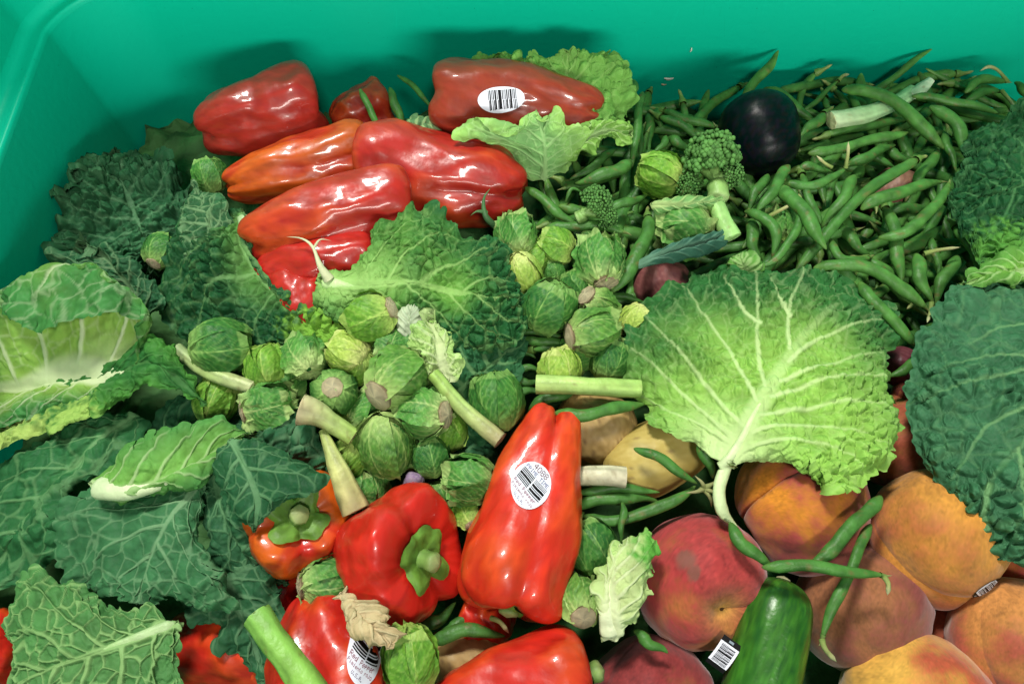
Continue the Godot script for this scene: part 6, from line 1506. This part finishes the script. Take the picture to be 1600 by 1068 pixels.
func lay_scraps():
	var lime := Color(0.26, 0.42, 0.09)
	stalk("leaf_stalk", "pale green stalk with a tan cut end under the smooth sprout", "stalk", [Vector3(-0.2016, 0.05, 0.0261), Vector3(-0.1815, 0.052, 0.0405), Vector3(-0.1516, 0.052, 0.0517)], [0.0040, 0.0046, 0.0046], [Color(0.30, 0.38, 0.18), Color(0.30, 0.42, 0.14), Color(0.40, 0.44, 0.22)], {"group": "cut stalks among the sprouts"})
	stalk("leaf_stalk", "long green stalk with a frayed black end by the tall pepper", "stalk", [Vector3(-0.0463, 0.056, 0.0445), Vector3(-0.0276, 0.054, 0.0657), Vector3(-0.0065, 0.054, 0.0839)], [0.0042, 0.0047, 0.0054], [lime, Color(0.34, 0.46, 0.15), Color(0.30, 0.26, 0.13)], {"group": "cut stalks among the sprouts", "face": Color(0.14, 0.11, 0.06)})
	stalk("leaf_stalk", "wedge shaped yellow green stalk with a brown cut end", "stalk", [Vector3(-0.1066, 0.058, 0.0791), Vector3(-0.0955, 0.06, 0.1015), Vector3(-0.085, 0.054, 0.1234)], [0.0024, 0.0056, 0.0080], [Color(0.32, 0.42, 0.12), Color(0.46, 0.48, 0.18), Color(0.36, 0.30, 0.14)], {"group": "cut stalks among the sprouts", "face": Color(0.30, 0.20, 0.10), "flat": 0.6})
	stalk("leaf_stalk", "short green stalk with a flared pale trunk face", "stalk", [Vector3(-0.1178, 0.066, 0.0696), Vector3(-0.1073, 0.064, 0.0727), Vector3(-0.089, 0.058, 0.0828)], [0.0095, 0.0056, 0.0054], [Color(0.48, 0.42, 0.24), Color(0.34, 0.42, 0.15), Color(0.30, 0.44, 0.10)], {"group": "cut stalks among the sprouts", "face": Color(0.58, 0.48, 0.30)})
	stalk("leaf_stalk", "bright green stalk at the front edge over the deep red pepper", "stalk", [Vector3(-0.1255, 0.074, 0.178), Vector3(-0.1104, 0.076, 0.1937), Vector3(-0.0864, 0.076, 0.2195)], [0.0072, 0.0072, 0.0076], [Color(0.20, 0.42, 0.08), Color(0.24, 0.46, 0.08)], {"depth": 0.12, "ribs": 7, "face": Color(0.24, 0.34, 0.12)})
	stalk("celery_stalk", "light green celery stalk running under the big leaf", "celery", [Vector3(0.0143, 0.05, 0.0486), Vector3(0.0412, 0.052, 0.0502), Vector3(0.0756, 0.048, 0.0503)], [0.0060, 0.0058, 0.0058], [Color(0.36, 0.50, 0.15), Color(0.30, 0.47, 0.12)], {"depth": 0.10, "ribs": 11, "face": Color(0.4, 0.48, 0.2), "flat": 0.9})
	stalk("corn_stalk", "whitish cut corn stalk beside the tall red pepper", "stalk", [Vector3(0.038, 0.046, 0.1022), Vector3(0.0504, 0.048, 0.1026), Vector3(0.064, 0.048, 0.1037)], [0.0056, 0.0060, 0.0060], [Color(0.46, 0.46, 0.30), Color(0.52, 0.50, 0.34), Color(0.50, 0.46, 0.32)], {"face": Color(0.50, 0.42, 0.28)})
	stalk("leek", "pale leek piece with a cut face among the beans", "leek", [Vector3(0.2284, 0.036, -0.1573), Vector3(0.2554, 0.034, -0.1647), Vector3(0.2811, 0.032, -0.177), Vector3(0.2965, 0.032, -0.1878)], [0.0072, 0.0070, 0.0064, 0.0052], [Color(0.38, 0.48, 0.28), Color(0.28, 0.43, 0.21), Color(0.20, 0.38, 0.18), Color(0.24, 0.42, 0.2)], {"face": Color(0.46, 0.46, 0.24), "flat": 0.75})
	stalk("leek", "ragged pale leek top poking out by the wall", "leek", [Vector3(0.2925, 0.034, -0.1824), Vector3(0.2999, 0.036, -0.1865), Vector3(0.3078, 0.038, -0.1931)], [0.0046, 0.0050, 0.0030], [Color(0.30, 0.46, 0.26), Color(0.42, 0.52, 0.36)], {"face": Color(0.5, 0.55, 0.4), "flat": 0.5})
	stalk("broccoli_stalk", "cut broccoli leaf stalk bending beside the wrapped sprout", "stalk", [Vector3(0.1336, 0.052, -0.0739), Vector3(0.1365, 0.052, -0.0627), Vector3(0.141, 0.05, -0.051)], [0.0058, 0.0058, 0.0070], [Color(0.22, 0.40, 0.12), Color(0.26, 0.46, 0.15)], {"face": Color(0.24, 0.42, 0.14)})
	broccoli("broccoli floret with a forked stalk beside the eggplant", Vector3(0.1366, 0.046, -0.0799), Vector3(0.1365, 0.048, -0.0989), [[Vector3(0.1342, 0.052, -0.1116), 0.0165, 420], [Vector3(0.1455, 0.05, -0.1006), 0.0085, 150], [Vector3(0.1285, 0.046, -0.1087), 0.0090, 150]], 0.0075)
	broccoli("small broccoli floret above the round sprout", Vector3(0.0414, 0.044, -0.0693), Vector3(0.0479, 0.048, -0.0716), [[Vector3(0.0544, 0.052, -0.0769), 0.0100, 220], [Vector3(0.0611, 0.048, -0.0687), 0.0075, 120]], 0.0050)
	broccoli("tiny broccoli tuft between bright sprout and forked floret", Vector3(0.1225, 0.034, -0.0911), Vector3(0.121, 0.038, -0.0936), [[Vector3(0.1191, 0.042, -0.097), 0.0090, 150]], 0.0035)
	# roots, tails and crumbs
	var root_tint := [Color(0.50, 0.52, 0.32), Color(0.55, 0.56, 0.38)]
	var tw := thing("root_end", "thin whitish forked root on the small crumpled pepper", "root", Vector3(-0.1119, 0.06, -0.0159))
	part("main_root", tube(moved(along([Vector3(-0.1119, 0.06, -0.0159), Vector3(-0.1165, 0.066, -0.0219), Vector3(-0.122, 0.068, -0.0342), Vector3(-0.1297, 0.068, -0.04), Vector3(-0.14, 0.066, -0.0422)], 16), Vector3(-0.1119, 0.06, -0.0159)), [0.0036, 0.0020, 0.0011, 0.0009, 0.0004, 0.0], root_tint, 8), M.dry, tw)
	part("side_root", tube(moved(along([Vector3(-0.1211, 0.068, -0.0328), Vector3(-0.1175, 0.069, -0.0385), Vector3(-0.1112, 0.066, -0.0394)], 10), Vector3(-0.1119, 0.06, -0.0159)), [0.0009, 0.0007, 0.0003, 0.0], root_tint, 7), M.dry, tw)
	var st := thing("pepper_stalk", "thin bent green stalk at the end of the long red pepper", "stalk", Vector3(-0.0118, 0.044, -0.0653))
	part("stem", tube(moved(along([Vector3(-0.0118, 0.044, -0.0644), Vector3(-0.0173, 0.054, -0.0658), Vector3(-0.0181, 0.06, -0.0744), Vector3(-0.0131, 0.064, -0.0805)], 14), Vector3(-0.0118, 0.044, -0.0653)), [0.0022, 0.0022, 0.0016, 0.0008, 0.0], [Color(0.05, 0.12, 0.05), Color(0.07, 0.17, 0.06)], 8), M.stalk, tw if false else st)
	part("side_stem", tube(moved(along([Vector3(-0.0165, 0.054, -0.0677), Vector3(-0.0225, 0.058, -0.0661), Vector3(-0.0271, 0.056, -0.0635)], 8), Vector3(-0.0118, 0.044, -0.0653)), [0.0016, 0.0012, 0.0005, 0.0], [Color(0.06, 0.14, 0.05)], 7), M.stalk, st)
	var cl := thing("dry_cluster", "dry stringy stem cluster where the front beans meet", "twig", Vector3(0.1052, 0.056, 0.1112))
	for to: Vector3 in [Vector3(0.1143, 0.064, 0.1053), Vector3(0.114, 0.058, 0.1162), Vector3(0.0992, 0.062, 0.1055), Vector3(0.1099, 0.05, 0.1205), Vector3(0.094, 0.058, 0.1144)]:
		var from := Vector3(0.1052, 0.056, 0.1112)
		part("strand", tube(along([Vector3.ZERO, (to - from) * 0.5 + Vector3(0.001, 0.002, 0.001), to - from], 8), [0.0020, 0.0012, 0.0008, 0.0], [Color(0.20, 0.24, 0.08), Color(0.34, 0.30, 0.16)], 7), M.dry, cl)
	bean_tail("hooked dry bean stem at the end of the level bean", [Vector3(0.1876, 0.07, 0.1587), Vector3(0.1894, 0.07, 0.1627), Vector3(0.1889, 0.068, 0.168)])
	bean_tail("long dry bean tail hanging past the dusky peach", [Vector3(0.1563, 0.058, 0.1881), Vector3(0.1574, 0.058, 0.1929), Vector3(0.1638, 0.054, 0.1988)])
	bean_tail("pale upright bean stem in mid heap", [Vector3(0.2298, 0.04, -0.1132), Vector3(0.2289, 0.048, -0.1189), Vector3(0.229, 0.052, -0.1264)])
	bean_tail("short pale stem lying in front of the eggplant", [Vector3(0.2223, 0.036, -0.1161), Vector3(0.2166, 0.038, -0.119), Vector3(0.2103, 0.042, -0.1219)])
	bean_tail("dry twig reaching to the wall behind the thin brown bean", [Vector3(0.2442, 0.029, -0.2002), Vector3(0.2483, 0.03, -0.2042), Vector3(0.2534, 0.03, -0.2055)])
	bean_tail("dry curled tail at the wall above the corner leaf", [Vector3(0.3665, 0.034, -0.1944), Vector3(0.3606, 0.036, -0.2035), Vector3(0.3544, 0.036, -0.2072), Vector3(0.3477, 0.034, -0.2042)])
	bean_tail("thin stem beside the dark corner leaf", [Vector3(0.36, 0.034, -0.186), Vector3(0.3606, 0.038, -0.1729), Vector3(0.3607, 0.04, -0.1642)])
	bean_tail("thin bent stem across the stringy bean", [Vector3(0.2661, 0.044, -0.0431), Vector3(0.2761, 0.046, -0.0448), Vector3(0.2898, 0.046, -0.0467)])
	bean_tail("yellowish stem above the buried sprout", [Vector3(0.1706, 0.038, -0.0742), Vector3(0.1783, 0.044, -0.0763), Vector3(0.1885, 0.046, -0.081)])
	bean_tail("dry tail below the stringy bean over the right leaf", [Vector3(0.2657, 0.04, -0.0101), Vector3(0.2608, 0.044, -0.001), Vector3(0.2498, 0.056, 0.0115)])
	bean_tail("curled dry stem under the large red pepper", [Vector3(-0.011, 0.038, 0.1771), Vector3(-0.0061, 0.042, 0.1795), Vector3(-0.0014, 0.04, 0.1851)])
	var tag := thing("price_sticker", "black and white barcode sticker between peach and cucumber", "sticker", Vector3(0.11, 0.042, 0.1951))
	var q := PackedVector3Array()
	var uv := PackedVector2Array()
	var a0 := Vector3(0.1155, 0.044, 0.1884)
	var a1 := Vector3(0.1051, 0.04, 0.2013)
	var wide := Vector3(0.795, 0.1229, 0.594) * 0.0052
	for i in 9:
		for j in 5:
			var u := i / 8.0
			var v := j / 4.0 * 2 - 1
			q.append(a0.lerp(a1, u) + wide * v + Vector3(0, 0.001, 0.0005) * sin(PI * u) - Vector3(0.11, 0.042, 0.1951))
			uv.append(Vector2(u, 0.5 + 0.5 * v))
	part("label", sheet(q, PackedColorArray(), 9, 5, false, uv), bar_label(true), tag)
	var pc := lump("cabbage_core", "small purple and tan cabbage core behind the middle pepper", "vegetable scrap", "", Vector3(-0.0546, 0.044, 0.0999), Vector3(-0.0579, 0.042, 0.1118), 0.012, [Vector2(0, 0), Vector2(0.02, 0.5), Vector2(0.2, 0.9), Vector2(0.5, 1.0), Vector2(0.8, 0.8), Vector2(0.97, 0.6), Vector2(1, 0)], [Color(0.20, 0.13, 0.24), Color(0.34, 0.28, 0.34)], M.dry, {"rough": 0.14, "nu": 24, "nv": 25})
	var n := 0
	for k in [["white flake stuck to the back wall above the beans", Vector3(0.1237, 0.0064, -0.2237), 0.007, 0.003], ["tan flake beside the white one on the back wall", Vector3(0.1208, 0.0003, -0.2235), 0.004, 0.002], ["thin white streak on the back wall above the pair of beans", Vector3(0.135, 0.0355, -0.2246), 0.0012, 0.004]]:
		var at: Vector3 = k[1] + Vector3(0, 0, 0.0007)
		var fp := PackedVector3Array()
		var fc := PackedColorArray()
		for i in 5:
			for j in 13:
				var f := TAU * j / 12.0
				var r := i / 4.0 * (1.0 + 0.3 * sin(f * 3 + n))
				fp.append(Vector3(cos(f) * r * k[2] * 0.5, sin(f) * r * k[3] * 0.5, 0.0006 * (1 - r)))
				fc.append(Color(0.55, 0.58, 0.5) if n != 1 else Color(0.4, 0.32, 0.2))
		var sc := thing("leaf_flake", k[0], "flake", at, "specks on the back wall")
		part("flake", sheet(fp, fc, 5, 13), M.dry, sc)
		n += 1

func bean_tail(label: String, pts: Array):
	var root := thing("bean_stem", label, "bean stem", pts[0], "loose dry bean stems")
	part("stem", tube(moved(along(pts, 12), pts[0]), [0.0016, 0.0013, 0.0011, 0.0012, 0.0], [Color(0.16, 0.24, 0.06), Color(0.30, 0.32, 0.12), Color(0.46, 0.44, 0.26)], 7, 1.0, 0, 0, 0.2), M.dry, root)
